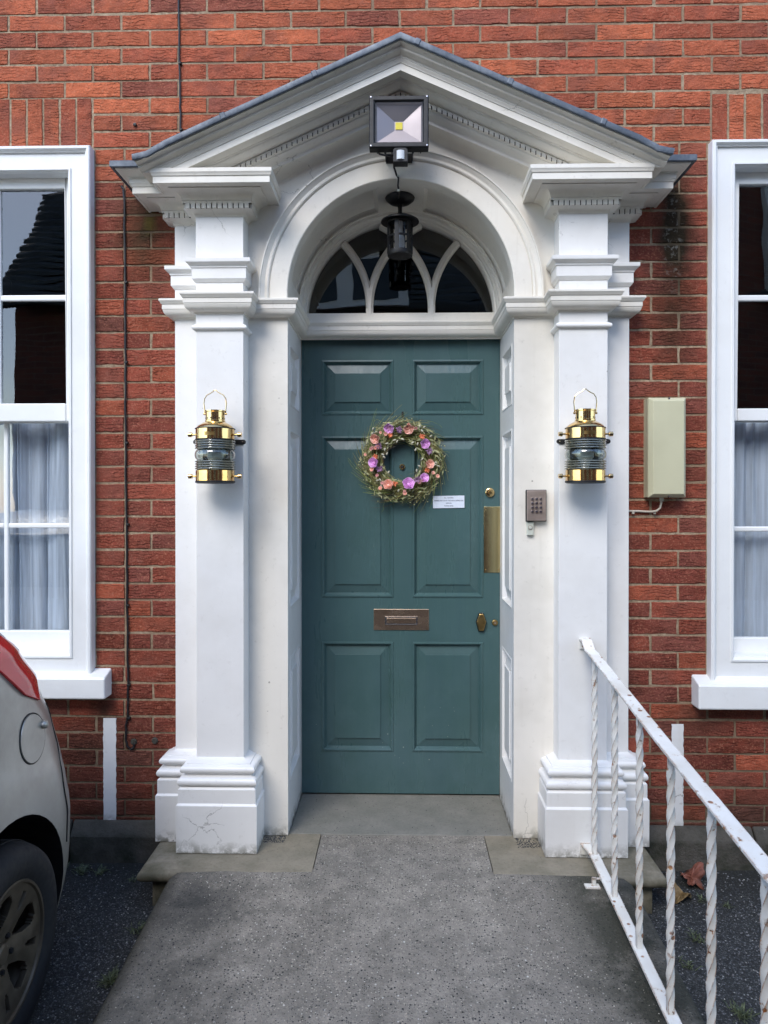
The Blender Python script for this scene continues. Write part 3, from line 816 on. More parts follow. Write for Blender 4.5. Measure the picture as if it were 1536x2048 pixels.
for s in (-1, 1):
    L = XE / math.cos(th); n = int(L / .0205)
    for i in range(n):
        t0 = L * i / n + .0022; t1 = L * (i + 1) / n - .0022
        # along slope from the apex down
        def pt(t, p, h):
            return (s * (t * math.cos(th) + -p * 0), h, ZA - t * math.sin(th) - p / math.cos(th))
        b = len(mb.v)
        if pt(t0, .1, 0)[2] < 2.40: continue
        for t in (t0, t1):
            for p in (.0955, .1095):
                for h in (-.1745, -.160): mb.v.append(pt(t, p, h))
        for q in ((0, 1, 3, 2), (4, 6, 7, 5), (0, 4, 5, 1), (2, 3, 7, 6), (0, 2, 6, 4), (1, 5, 7, 3)): mb.face(*[b + k for k in q])
    b = len(mb.v)
    for t in (0, L):
        for p in (.0895, .097):
            for h in (-.1748, -.160): mb.v.append((s * t * math.cos(th), h, ZA - t * math.sin(th) - p / math.cos(th)))
    for q in ((0, 1, 3, 2), (4, 6, 7, 5), (0, 4, 5, 1), (2, 3, 7, 6)): mb.face(*[b + k for k in q])
obj('raking_cornice', mb, M['bounce_white'], ped, smooth=True, ang=28, clip=((0, 0, 2.462), (0, 0, 1)))
mb = MB(); mb.sweep(rpath, [(.0965, -.1655), (.0965, -.1675), (.1088, -.1675), (.1088, -.1655)], fR); obj('dentil_gap_shade', mb, M['gap_shade_seam'], ped, clip=((0, 0, 2.47), (0, 0, 1)))  # dark strip along the rake, shade between the dentils as colour
# lead roof with rolled front edge and a slight kick at the eaves
lp = [(-XE - .006, ZE + .003), (-XE + .045, ZE + .0135), (-XE + .12, ZE + .055)]
lp = lp + [(0, ZA + .001)] + [(-x, z) for x, z in lp[::-1]]
lprof = [(-.001, .004), (-.001, -.308), (.004, -.313), (.006, -.3175), (.003, -.321), (-.003, -.3225), (-.015, -.321), (-.018, -.317), (-.0185, -.31), (-.016, -.25), (-.016, .004)]
mb = MB()
fine = []
for (a, b), (c, d) in zip(lp, lp[1:]):
    k = 8
    for i in range(k): t = i / k; fine.append((a + (c - a) * t, b + (d - b) * t + rnd.uniform(-.0008, .0008)))
fine.append(lp[-1])
mb.sweep(fine, lprof, fR); obj('lead_roof', mb, M['lead'], ped, smooth=True, ang=30)
# lead laps
for x in (-.62, -.30, .06, .38, .70):
    mb = MB()
    z = ZA - SL * abs(x) + .001; a = -th if x > 0 else th
    m = Matrix.Translation((x, -.17, z + .0105)) @ Matrix.Rotation(-a, 4, 'Y')
    mb.box(-.010, .010, -.1545, .17, -.0135, .0095, m)
    obj('lead_lap', mb, M['lead'], ped, bevel=.003)
# tympanum filler / side cheeks
mb = MB()
mb.prism([(-.68, 2.55), (.68, 2.55), (0, 2.85)], -.050, .02, fR)
obj('tympanum', mb, M['bounce_white'], ped)
mb = MB()  # narrow bead along the panel head
for s in (-1, 1):
    pass

# ---------------- fanlight ----------------
fan = part('fanlight', house)
RG = .402; ZG = 2.092; yG = .318
mb = MB()
def archbar(c0, r, a0, a1, wv, y0, y1, n=28):
    rows = []
    for i in range(n + 1):
        a = R(a0 + (a1 - a0) * i / n); ca, sa = math.cos(a), math.sin(a)
        prof = [(r - wv * .5, y1), (r - wv * .5, y0 + .010), (r - wv * .32, y0 + .004), (r - wv * .30, y0), (r + wv * .30, y0), (r + wv * .32, y0 + .004), (r + wv * .5, y0 + .010), (r + wv * .5, y1)]
        rows.append([(c0[0] + q * ca, y, c0[1] + q * sa) for q, y in prof])
    mb.grid(rows)
# outer frame: stepped rings from soffit to glass
prof = [(RA + .004, .24), (RA - .002, .24), (RA - .004, .250), (RA - .013, .252), (RA - .015, .262), (RA - .020, .268), (RA - .022, .285), (RG + .004, .288), (RG, .298), (RG - .002, .33)]
rows = []
for i in range(73):
    a = PI - PI * i / 72; rows.append([(r * math.cos(a), y, ZG + r * math.sin(a)) for r, y in prof])
mb.grid(rows)
s3 = .134
archs = []
def inside(x, z): return math.hypot(x, z - ZG) < RG + .004
BW = .031
for cx, sgn in ((s3 * 2, 1), (s3 * -2, -1)):   # arcs springing from inner mullions, curving across
    pass
def trac(cx, r, start, stop, flip):
    seg = []
    n = 60
    for i in range(n + 1):
        a = start + (stop - start) * i / n
        x = cx + (-r if flip else r) * math.cos(R(a)); z = ZG + .035 + r * math.sin(R(a))
        seg.append((x, z))
    seg = [p for p in seg if inside(*p)]
    rows = []
    for i, p in enumerate(seg):
        q0 = seg[max(0, i - 1)]; q1 = seg[min(len(seg) - 1, i + 1)]
        d = Vector((q1[0] - q0[0], q1[1] - q0[1])).normalized(); nn = Vector((d.y, -d.x))
        pr = [(-BW / 2, .325), (-BW / 2, .300), (-BW * .30, .293), (-BW * .24, .285), (BW * .24, .285), (BW * .30, .293), (BW / 2, .300), (BW / 2, .325)]
        rows.append([(p[0] + nn.x * o, y + (0.0006 if flip else 0), p[1] + nn.y * o) for o, y in pr])
    if len(rows) > 1: mb.grid(rows)
r_ = RG
for m in (-s3, s3):
    trac(m + r_, r_, 0, 88, True)     # curves to the right
    trac(m - r_, r_, 0, 88, False)    # curves to the left
    mb.box(m - BW * .5, m + BW * .5, .2995, .325, ZG - .01, ZG + .04)
    mb.box(m - BW * .24, m + BW * .24, .2847, .32, ZG - .01, ZG + .045)
mb.box(-RG - .01, RG + .01, .290, .33, ZG - .03, ZG + .010)
mb.box(-.434, .434, .270, .33, 2.062, 2.083)
obj('tracery', mb, M['bounce_white'], fan, smooth=True, ang=25)
mb = MB(); mb.poly([(-RG - .01, yG, ZG - .01)] + [((RG + .01) * math.cos(PI - PI * i / 40), yG, ZG + (RG + .01) * math.sin(PI * i / 40)) for i in range(41)] + [(RG + .01, yG, ZG - .01)])
obj('glass_pane', mb, M['fanglass'], fan)
mb = MB()
mb.box(-1.2, 1.2, .40, 3.4, -.05, 2.75)
hl = obj('hallway', mb, M['void2'], fan)
for p in hl.data.polygons: pass
mb = MB(); mb.box(-.434, .434, .34, .398, 1.998, 2.09)
obj('transom_rail', mb, M['bounce_white'], fan)
# cut the front of the hall box so the glass looks into it
me = hl.data; bm = bmesh.new(); bm.from_mesh(me)
bmesh.ops.delete(bm, geom=[f for f in bm.faces if f.calc_center_median().y < .5], context='FACES'); bm.to_mesh(me); bm.free()

# ---------------- door ----------------
door = part('door', house)
mb = MB(); fD = lambda a, z, d: (a, yD - d, z)
xl = (PX(643.5, yD), PX(787, yD)); xrr = (PX(824.5, yD), PX(966.5, yD))
rects = [(x0, x1, z0, z1) for x0, x1 in (xl, xrr) for z0, z1 in zp]
board(mb, -.4335, .4335, .008, 2.000, rects, fD)
mb.box(-.4335, .4335, yD + .018, yD + .045, .008, 2.0)
mb.box(-.4335, .4335, yD + .0005, yD + .018, .008, .012)
obj('leaf', mb, M['door'], door)
for r in rects:
    mb = MB(); ring_panel(mb, r, fD, RINGS(.057)); obj('panel', mb, M['door'], door)
mb = MB(); mb.box(-.44, .44, yD + .03, yD + .06, -.01, .02); obj('draught_strip', mb, M['blackp'], door)

def at_door(u, v, y=yD): return P(u, v, y)
# letter plate
c = at_door(802.5, 1239)
mb = MB(); hw, hh = .121, .046
mb.box(c.x - hw, c.x + hw, yD - .004, yD + .001, c.z - hh, c.z + hh)
lp_ = obj('letter_plate', mb, M['bronze'], door, bevel=.0015)
mb = MB(); fL = lambda a, z, d: (c.x + a, yD - .004 - d, c.z - .004 + z)
ring_panel(mb, (-.072, .072, -.019, .019), fL, [(0, 0), (.001, .003), (.004, .0035), (.006, .001)])
obj('flap_frame', mb, M['steel'], lp_)
mb = MB(); mb.box(c.x - .064, c.x + .064, yD - .0075, yD - .0045, c.z - .004 - .0115, c.z - .004 + .0115)
obj('flap', mb, M['bronze'], lp_, bevel=.001)
# push plate
a, b = at_door(967.5, 1145), at_door(1000, 1013.5)
mb = MB(); mb.box(a.x, b.x, yD - .0035, yD + .001, a.z, b.z); pp = obj('push_plate', mb, M['push'], door, bevel=.001)
for dx, dz in ((.008, .012), (.062, .012), (.008, .274), (.062, .274)):
    mb = MB(); mb.lathe([(0, -.0055), (.0025, -.0048), (.0028, -.0036)], (a.x + dx, yD, a.z + dz), 'Y', 12); obj('screw', mb, M['dull_brass'], pp)
# cylinder lock
c = at_door(979.5, 985)
mb = MB(); mb.lathe([(.0, -.011), (.0155, -.011), (.019, -.009), (.0205, -.003), (.021, .001)], (c.x, yD, c.z), 'Y', 32)
cl = obj('cylinder_lock', mb, M['brass'], door, smooth=True)
mb = MB(); mb.lathe([(0, -.0135), (.008, -.0135), (.009, -.0105)], (c.x, yD, c.z - .001), 'Y', 24); obj('key_barrel', mb, M['dull_brass'], cl, smooth=True)
mb = MB(); mb.box(c.x - .0008, c.x + .0008, yD - .0140, yD - .013, c.z - .006, c.z + .004); obj('keyhole', mb, M['blackp'], cl)
# viewer
c = at_door(804.5, 934)
mb = MB(); mb.lathe([(.0, -.0035), (.006, -.0035), (.0065, -.0075), (.0115, -.0075), (.0135, -.003), (.0138, .001)], (c.x, yD, c.z), 'Y', 28)
vw = obj('door_viewer', mb, M['brass'], door, smooth=True)
mb = MB(); mb.lathe([(0, -.0068), (.003, -.0062), (.0058, -.0045)], (c.x, yD, c.z), 'Y', 20); obj('lens', mb, M['blackp'], vw, smooth=True)
# hexagonal escutcheon
c = at_door(962, 1243.5)
mb = MB(); hexp = [(0, .036), (.013, .028), (.021, .0), (.013, -.028), (0, -.037), (-.013, -.028), (-.021, 0), (-.013, .028)]
hexp = [(-.009, .037), (.009, .037), (.021, .002), (.011, -.037), (-.011, -.037), (-.021, .002)]
mb.prism([(c.x + a_ * 1.12, c.z - .001 + b_ * 1.08) for a_, b_ in hexp], yD - .010, yD + .001, lambda a_, b_, h: (a_, h, b_))
es = obj('escutcheon', mb, M['black'], door, bevel=.002)
mb = MB(); mb.prism([(c.x + a_, c.z + b_) for a_, b_ in hexp], yD - .018, yD - .009, lambda a_, b_, h: (a_, h, b_)); obj('cover', mb, M['dull_brass'], es, bevel=.004)
for dx in (-.006, .005):
    mb = MB(); mb.lathe([(0, -.0125), (.0022, -.012), (.0025, -.0095)], (c.x + dx, yD, c.z + .0395), 'Y', 10); obj('screw', mb, M['steel'], es)
c = at_door(989.5, 1245)
mb = MB(); mb.lathe([(0, -.009), (.010, -.009), (.0125, -.007), (.0135, -.002), (.014, .001)], (c.x, yD, c.z), 'Y', 24)
ml = obj('lock_rose', mb, M['dull_brass'], door, smooth=True)
mb = MB(); mb.lathe([(0, -.0115), (.005, -.0112), (.0055, -.0085)], (c.x, yD, c.z), 'Y', 16); obj('key_barrel', mb, M['bronze'], ml, smooth=True)
# wreath hook
c = at_door(805, 829)
mb = MB(); mb.box(c.x - .0035, c.x + .0035, yD - .006, yD, c.z - .012, c.z + .012); obj('hook', mb, M['black'], door, bevel=.001)

# ---------------- windows ----------------
CAS = [(0, .01), (0, -.036), (.004, -.041), (.012, -.041), (.016, -.037), (.019, -.032), (.0225, -.030), (.0225, -.024), (.025, -.022), (.082, -.022), (.082, -.027), (.089, -.027), (.093, -.020), (.097, -.015), (.0975, .115)]
def window(side):
    s = side; xo_ = wl if s < 0 else wr
    z0, z1 = (zl0, zl1) if s < 0 else (zr0, zr1)
    W = 1.36
    xA, xB = (xo_ - W, xo_) if s < 0 else (xo_, xo_ + W)
    z0b = z0 - .02
    win = part('window', house)
    # casing sweep along the rectangle; offsets go inward (clockwise path)
    rect = [(xA, z0b), (xA, z1), (xB, z1), (xB, z0b)]
    mb = MB(); mb.sweep(rect, CAS, fR, closed=True); obj('casing', mb, M['wwhite'], win, smooth=True, ang=28)
    # mitre lines on the face are in the paint; inner bead and apron at the bottom
    zi0 = z0b + .0975; zi1 = z1 - .0975; xi0, xi1 = xA + .0975, xB - .0975
    zm_t = PZ(841, .04, 100 if s < 0 else 1480); zm_b = PZ(808, .04, 100 if s < 0 else 1480)
    zgt = PZ(381 if s < 0 else 371.6, .045, 60 if s < 0 else 1500)
    bar = PZ(597, .045, 60 if s < 0 else 1500)
    stile = .031
    xg0, xg1 = xi0 + stile, xi1 - stile
    ns = 4
    # upper sash (outer)
    zb_u = PZ(843 if s < 0 else 842, .03, 100 if s < 0 else 1500); zt_u = PZ(807 if s < 0 else 817, .03, 100 if s < 0 else 1500)
    up = part('upper_sash', win)
    mb = MB(); y0, y1 = .030, .062
    mb.box(xi0 - .01, xg0, y0, y1, zb_u, zi1 + .01); mb.box(xg1, xi1 + .01, y0, y1, zb_u, zi1 + .01)
    mb.box(xg0, xg1, y0, y1, zgt, zi1 + .01); mb.box(xg0, xg1, y0 - .004, y1, zb_u, zt_u)
    obj('frame', mb, M['wwhite'], up, bevel=.004)
    pw = (xg1 - xg0) / ns
    mb = MB()
    for i in range(1, ns): mb.box(xg0 + pw * i - .009, xg0 + pw * i + .009, y0 + .006, y1 - .006, zt_u - .001, zgt + .001)
    for i in range(ns):
        a = xg0 + pw * i + (.009 if i else -.0005); b = xg0 + pw * (i + 1) - (.009 if i < ns - 1 else -.0005)
        mb.box(a, b, y0 + .0066, y1 - .0066, bar - .012, bar + .012)
    obj('glazing_bars', mb, M['wwhite'], up, bevel=.005)
    for i in range(ns):
        for (za, zb) in ((bar, zgt), (zt_u, bar)):
            mb = MB(); t = rnd.uniform(-.0006, .0006); xx0 = xg0 + pw * i; xx1 = xx0 + pw
            mb.quad((xx0, .046 + t, za), (xx1, .046 - t, za), (xx1, .0462 - t, zb), (xx0, .0462 + t, zb)); obj('window_pane', mb, M['winglass'], up)
    # lower sash (inner)
    zgb = PZ(1260.5 if s < 0 else 1274, .085, 100 if s < 0 else 1500); bar2 = PZ(1051 if s < 0 else 1058, .085, 60 if s < 0 else 1500)
    lo = part('lower_sash', win); y0, y1 = .070, .102
    mb = MB(); mb.box(xi0 - .01, xg0 - .012, y0, y1, zi0 - .01, zb_u + .04); mb.box(xg1 + .012, xi1 + .01, y0, y1, zi0 - .01, zb_u + .04)
    mb.box(xg0 - .012, xg1 + .012, y0, y1, zi0 - .01, zgb); mb.box(xg0 - .012, xg1 + .012, y0, y1, zb_u + .004, zb_u + .04)
    obj('frame', mb, M['wwhite'], lo, bevel=.004)
    xg0, xg1 = xg0 - .012, xg1 + .012; pw = (xg1 - xg0) / ns
    mb = MB()
    for i in range(1, ns): mb.box(xg0 + pw * i - .009, xg0 + pw * i + .009, y0 + .006, y1 - .006, zgb - .001, zb_u + .01)
    for i in range(ns):
        a = xg0 + pw * i + (.009 if i else -.0005); b = xg0 + pw * (i + 1) - (.009 if i < ns - 1 else -.0005)
        mb.box(a, b, y0 + .0066, y1 - .0066, bar2 - .010, bar2 + .010)
    obj('glazing_bars', mb, M['wwhite'], lo, bevel=.005)
    for i in range(ns):
        for (za, zb) in ((zgb, bar2), (bar2, zb_u + .005)):
            mb = MB(); xx0 = xg0 + pw * i; xx1 = xx0 + pw; t = rnd.uniform(-.0006, .0006)
            mb.quad((xx0, .086 + t, za), (xx1, .086 - t, za), (xx1, .0862 - t, zb), (xx0, .0862 + t, zb)); obj('window_pane', mb, M['winglass'], lo)
    mb = MB(); mb.box(xi0 - .005, xi1 + .005, -.014, .069, zi0 - .012, zi0 + .004); obj('sub_sill', mb, M['wwhite'], win, bevel=.004)
    # stone sill
    us, vt, vb = (209, 1345, 1403) if s < 0 else (1398, 1354, 1416)
    ysf = -.070; xe = PX(us, ysf, 1380); zt = PZ(1360 if s < 0 else 1367, ysf); zb = PZ(vb, ysf)
    xe2 = xe - 1.6 if s < 0 else xe + 1.6
    mb = MB(); a, b = sorted((xe, xe2))
    mb.prism([(.02, zt + .030), (ysf + .006, zt + .002), (ysf, zt - .006), (ysf, zb), (ysf + .012, zb - .0005), (.02, zb - .0005)], a, b, lambda p, q, h: (h, p, q))
    obj('sill', mb, M['wwhite'], win, bevel=.006)
    # dim room behind
    mb = MB(); mb.box(xA - .6, xB + .6, .24, 3.0, zi0 - .8, zi1 + .5); rm = obj('room', mb, M['void'], win)
    me = rm.data; bm = bmesh.new(); bm.from_mesh(me)
    bmesh.ops.delete(bm, geom=[f for f in bm.faces if f.calc_center_median().y < .3], context='FACES'); bm.to_mesh(me); bm.free()
    return xi0, xi1, zi0, zb_u
WL = window(-1); WR = window(1)

def curtain(win, side):
    xi0, xi1, z0, z1 = win; z1 += .03
    tot = xi1 - xi0; rr = random.Random(3 + side)
    obs = []
    root = thing('net_curtain', 'sheer white net curtain hanging loosely behind the left sash window' if side < 0 else 'gathered white net curtain drawn tight behind the right sash window', 'curtain', (0, 0, 0))
    nlay = 1
    rows = []
    nx = 420; nz = 26
    ph = [rr.uniform(0, 6.28) for _ in range(6)]
    for j in range(nz + 1):
        t = j / nz; z = z1 + (z0 + .02 - z1) * t; row = []
        for i in range(nx + 1):
            x = i / nx
            if side < 0:
                fr = x * tot
                y = .150 + .020 * math.sin(fr * 46 + ph[0] + .5 * math.sin(fr * 7)) * (.5 + .7 * t) + .010 * math.sin(fr * 110 + ph[1]) + .014 * math.sin(fr * 21 + ph[2] + t * .8)
                xx = xi0 + fr + .016 * math.sin(fr * 46 + ph[3] + t * .7)
            else:
                fr = x * tot
                y = .145 + .009 * math.sin(fr * 105 + ph[0]) * (1 - .55 * t) + .012 * math.sin(fr * 38 + ph[2] + t) * (.4 + .6 * t) + .0025 * math.sin(fr * 230 + ph[4]) * (1 - t)
                xx = xi0 + fr + .010 * math.sin(fr * 60 + ph[3] + t * 1.2)
            row.append((xx, y, z))
        rows.append(row)
    mb = MB(); mb.grid(rows); obj('net', mb, M['net'], root, smooth=True, ang=180)
    # deep hem is a second layer
    rows2 = [[(x, y - .0015, z) for x, y, z in r] for r in rows[int(nz * .82):]]
    mb = MB(); mb.grid(rows2); obj('hem', mb, M['net'], root, smooth=True, ang=180)
    # second gathered layer (folded-over cloth), only where the cloth is bunched
    if side < 0:
        for (a, b) in ((.30, .40), (.50, .66), (.74, .815), (.845, .905), (.925, .985)):
            rows3 = [[(x + .01 * math.sin(z * 3), y + .006 + .01 * math.sin(x * 160), z) for x, y, z in r[int(a * nx):int(b * nx)]] for r in rows]
            mb = MB(); mb.grid(rows3); obj('fold', mb, M['net'], root, smooth=True, ang=180)
            rows3 = [[(x - .008, y + .016, z) for x, y, z in r] for r in rows3]
            mb = MB(); mb.grid(rows3); obj('fold', mb, M['net'], root, smooth=True, ang=180)
    else:
        rows3 = [[(x + .012, y + .02 + .008 * math.sin(x * 140), z) for x, y, z in r] for r in rows]
        mb = MB(); mb.grid(rows3); obj('fold', mb, M['net'], root, smooth=True, ang=180)
    mb = MB(); mb.tube([(xi0, .175, z1), (xi1, .175, z1)], .006, 8); obj('curtain_rod', mb, M['bell'], root)
curtain(WL, -1); curtain(WR, 1)

# painted stripes and small fixings on the wall
for (u0, u1, v0, v1) in ((207, 232, 1436, 1655), (1343, 1367, 1448, 1667)):
    a = P(u0, v1, -.002); b = P(u1, v0, -.002); mb = MB(); n = 40; rows = []
    for j in range(n + 1):
        z = a.z + (b.z - a.z) * j / n; x0 = a.x + rnd.uniform(-.0012, .0012); x1 = b.x + rnd.uniform(-.0015, .0015)
        # the paint dips into the mortar joints
        row = []
        for i in range(6):
            row.append((x0 + (x1 - x0) * i / 5, -.0026 + rnd.uniform(-.0004, .0006), z))
        rows.append(row)
    rows = [[(r[0][0], .004, r[0][2])] + r + [(r[-1][0], .004, r[-1][2])] for r in rows]
    mb.grid(rows); obj('painted_stripe', mb, M['stripe'], house, smooth=True, ang=60)
mb = MB(); c = P(271, 251, 0); mb.lathe([(0, -.012), (.006, -.011), (.0075, -.006), (.006, .002)], (c.x, 0, c.z), 'Y', 10)
obj('wall_plug', mb, M['blackp'], house)
for u, v in ((268, 1483), (310, 1481)):
    c = P(u, v, 0); mb = MB(); mb.lathe([(0, -.010), (.010, -.009), (.013, -.004), (.014, .002)], (c.x, 0, c.z), 'Y', 9)
    obj('mortar_plug', mb, M['plinth'], house)

# ---------------- cables ----------------
def wob(pts, k=6, amp=.0015):
    out = []
    for p, q in zip(pts, pts[1:]):
        for i in range(k): t = i / k; out.append(Vector(p) + (Vector(q) - Vector(p)) * t + Vector((rnd.uniform(-amp, amp), 0, 0)))
    out.append(Vector(pts[-1])); return out
def cable(pts, clips, r, label, mat='cable'):
    root = thing('wall_cable', label, 'cable')
    mb = MB(); mb.tube(wob(pts), r, 8); obj('cable_run', mb, M[mat], root, smooth=True)
    for (u, v) in clips:
        c = P(u, v, -.006); mb = MB()
        mb.box(c.x - .0035, c.x + .009, -.012, .001, c.z - .004, c.z + .004); mb.lathe([(0, -.0145), (.0028, -.014), (.003, -.011)], (c.x + .007, 0, c.z), 'Y', 8)
        obj('cable_clip', mb, M['blackp'], root, bevel=.001)
ta = [P(u, v, -.006) for u, v in ((357, -120), (358, 40), (359, 120), (360, 200), (362, 285))]
cable(ta, ((359, 127), (361, 260)), .0038, 'thin black cable running down the bricks onto the left roof slope', 'cable')
tb = [P(u, v, -.006) for u, v in ((243, 372), (247, 378), (249, 400), (250, 560), (251, 725), (251, 885), (253, 1048), (254, 1211), (256, 1370), (255, 1436), (252, 1450), (251, 1478), (254, 1492), (261, 1499), (267, 1495), (269, 1486))]
cable(tb, ((251, 565), (251, 725), (252, 886), (254, 1049), (254, 1211), (256, 1370), (256, 1436)), .0042, 'long black cable clipped down the bricks beside the left window, hooked at its foot')

# ---------------- cream box on the wall ----------------
bx = thing('junction_box', 'tall cream plastic box screwed to the bricks right of the door', 'wall box', tuple(P(1330, 895, 0)))
bx.location = (0, 0, 0)
mb = MB(); a = P(1294, 994, -.035); b = P(1368, 798, -.035); yb = -.07
a2 = P(1302, 984, yb); b2 = P(1368.5, 804, yb)
ins = .012
rows = []
def rect_row(x0, x1, z0, z1, y): return [(x0, y, z0), (x1, y, z0), (x1, y, z1), (x0, y, z1)]
X0_, X1_, Z0_, Z1_ = P(1292.5, 900, -.03).x, P(1369.5, 900, -.075).x + .012, P(1330, 995, -.04).z, P(1330, 796.5, -.04).z
mb.grid([rect_row(X0_, X1_, Z0_, Z1_, .002), rect_row(X0_, X1_, Z0_, Z1_, -.052), rect_row(X0_ + .002, X1_ - .002, Z0_ + .002, Z1_ - .002, -.055), rect_row(X0_ + .013, X1_ - .013, Z0_ + .013, Z1_ - .013, -.072)], closed=True)
mb.poly(rect_row(X0_ + .013, X1_ - .013, Z0_ + .013, Z1_ - .013, -.072))
obj('cover', mb, M['cream'], bx, bevel=.002)
mb = MB(); mb.box(X0_ - .0006, X1_ + .0006, -.030, -.0285, Z0_ - .0006, Z1_ + .0006); obj('lid_seam', mb, M['gap_shade_seam'], bx)
mb = MB()
for zz in (Z1_ - .004, Z0_ + .004):
    mb = MB(); mb.lathe([(0, -.0655), (.0035, -.065), (.004, -.058)], ((X0_ + X1_) / 2 + .004, 0, zz), 'Y', 10); obj('screw', mb, M['steel'], bx)
mb = MB(); mb.lathe([(.0075, 0), (.0075, -.012), (.006, -.014), (0, -.014)], ((P(1323, 990, -.02).x), -.02, Z0_), 'Z', 14); obj('gland', mb, M['bell'], bx)
mb = MB()
pts = [P(u, v, -.02) for u, v in ((1323, 994), (1322.5, 1006), (1320, 1016), (1313, 1022))] + [P(u, v, -.008) for u, v in ((1300, 1023.5), (1280, 1022.5), (1256, 1022))]
mb.tube(pts, .0042, 8); obj('conduit', mb, M['conduit'], bx, smooth=True)
for u in (1266, 1309):
    c = P(u, 1024, -.008); mb = MB(); mb.box(c.x - .004, c.x + .004, -.014, 0, c.z - .008, c.z + .006); obj('clip', mb, M['conduit'], bx, bevel=.001)

# ---------------- keypad and bell push ----------------
kp = thing('door_keypad', 'metal entry keypad with twelve round buttons in black surround', 'keypad')
a = P(1052.5, 1043, yF - .02); b = P(1093, 979.5, yF - .02)
mb = MB(); mb.box(a.x, b.x, yF - .022, yF + .001, a.z, b.z); obj('housing', mb, M['blackp'], kp, bevel=.002)
mb = MB(); mb.box(a.x + .002, b.x - .003, yF - .0265, yF - .021, a.z + .003, b.z - .003); obj('face_plate', mb, M['keyface'], kp, bevel=.0015)
digits = '123456789*0#'
kw = (b.x - a.x); kh = (b.z - a.z)
def text(s, size, loc, mat, parent, name='lettering', align='CENTER', thick=.0002):
    cu = bpy.data.curves.new(name, 'FONT'); cu.body = s; cu.size = size; cu.align_x = align; cu.align_y = 'CENTER'; cu.extrude = thick
    cu.materials.append(mat)
    tmp = bpy.data.objects.new(name, cu); sc.collection.objects.link(tmp); bpy.context.view_layer.update()
    me = bpy.data.meshes.new_from_object(tmp.evaluated_get(bpy.context.evaluated_depsgraph_get())); bpy.data.objects.remove(tmp)
    o = bpy.data.objects.new(name, me); sc.collection.objects.link(o); o.parent = parent
    o.location = loc; o.rotation_euler = (PI / 2, 0, 0); return o
for i, ch in enumerate(digits):
    cx = a.x + kw * (.285 + .205 * (i % 3)); cz = a.z + kh * (.715 - .133 * (i // 3))
    mb = MB(); mb.lathe([(0, -.0335), (.0040, -.0332), (.0050, -.0315), (.0053, -.026)], (cx, yF, cz), 'Y', 20)
    bt = obj('button', mb, M['steel'], kp, smooth=True)
    text(ch, .0060, (cx, yF - .0337, cz), M['ink'], bt, 'digit')
bp = thing('bell_push', 'small off-white bell push mounted directly below the keypad', 'doorbell')
a = P(1054, 1071, yF - .012); b = P(1067.5, 1045, yF - .012)
mb = MB(); mb.box(a.x, b.x, yF - .014, yF + .001, a.z, b.z + .004); obj('body', mb, M['bell'], bp, bevel=.003)
c = P(1060.5, 1055, yF - .014)
mb = MB(); mb.lathe([(.0085, -.016), (.0085, -.0135)], (c.x, yF, c.z), 'Y', 20); obj('ring', mb, M['keyface'], bp)
mb = MB(); mb.lathe([(0, -.019), (.005, -.0185), (.0065, -.0155)], (c.x, yF, c.z), 'Y', 20); obj('button', mb, M['bell'], bp, smooth=True)

# ---------------- notice ----------------
sg = thing('paper_notice', 'small white printed notice stuck on the right door panel', 'notice')
yN = yD - .0030; a = P(866, 1016.5, yN); b = P(929, 992, yN)
mb = MB(); mb.box(0, b.x - a.x, -.0006, .0, 0, b.z - a.z)
pn = obj('sheet', mb, M['paper'], sg); pn.location = (a.x, yN - .0005, a.z); pn.rotation_euler = (0, R(-.9), 0)
cx, cz = (a.x + b.x) / 2, (a.z + b.z) / 2
for s_, dz in (('ALL VISITORS', .0185), ('PLEASE SIGN IN AT THE MAIN OFFICE ON', .0065), ('ARRIVAL', -.0045), ('PLEASE RING', -.0165)):
    text(s_, .0068, (cx, yN - .0018, cz + dz), M['ink'], sg)

# ---------------- wreath ----------------
yW = yD - .035
wr_o = thing('door_wreath', 'round twig wreath of lilac and salmon flowers hanging on the teal door', 'wreath')
S8 = 7.314
def wp(px, py, y): return P(700 + px / S8, 820 + py / S8, y)
cW = wp(765, 750, yW); wc = Vector((cW.x, yW, cW.z))
rw = random.Random(11)
def strand(mb, a0, r0, L, swirl, r, yy, lift=0):
    pts = []; a = a0; rr_ = r0; n = 6; y = yy
    for i in range(n + 1):
        pts.append((wc.x + rr_ * math.cos(a), y, wc.z + rr_ * math.sin(a)))
        st = L / n; a += swirl * st / max(rr_, .04); rr_ += st * lift; y += rw.uniform(-.004, .003); lift += rw.uniform(-.12, .12)
    mb.tube(pts, r, 3, False, [r * (1 - .6 * i / n) for i in range(n + 1)]); return pts[-1]
for nm, mt, cnt, rad, seed in (('twigs', 'twig', 380, .0011, 0), ('dried_grass', 'grass', 420, .0013, 1), ('olive_stems', 'olive', 420, .0011, 2)):
    mb = MB()
    for i in range(cnt):
        a0 = rw.uniform(0, 2 * PI); r0 = rw.triangular(.076, .165, .112)
        strand(mb, a0, r0, rw.uniform(.06, .13), -1, rad, yW + rw.uniform(-.02, .03), rw.uniform(-.15, .75))
    obj(nm, mb, M[mt], wr_o, smooth=True)
mb = MB(); bmb = MB()
def ico(mb, c, r, n=6):
    mb.lathe([(.001, -r), (r * .7, -r * .7), (r, 0), (r * .7, r * .7), (.001, r)], c, 'Y', n, caps=False)
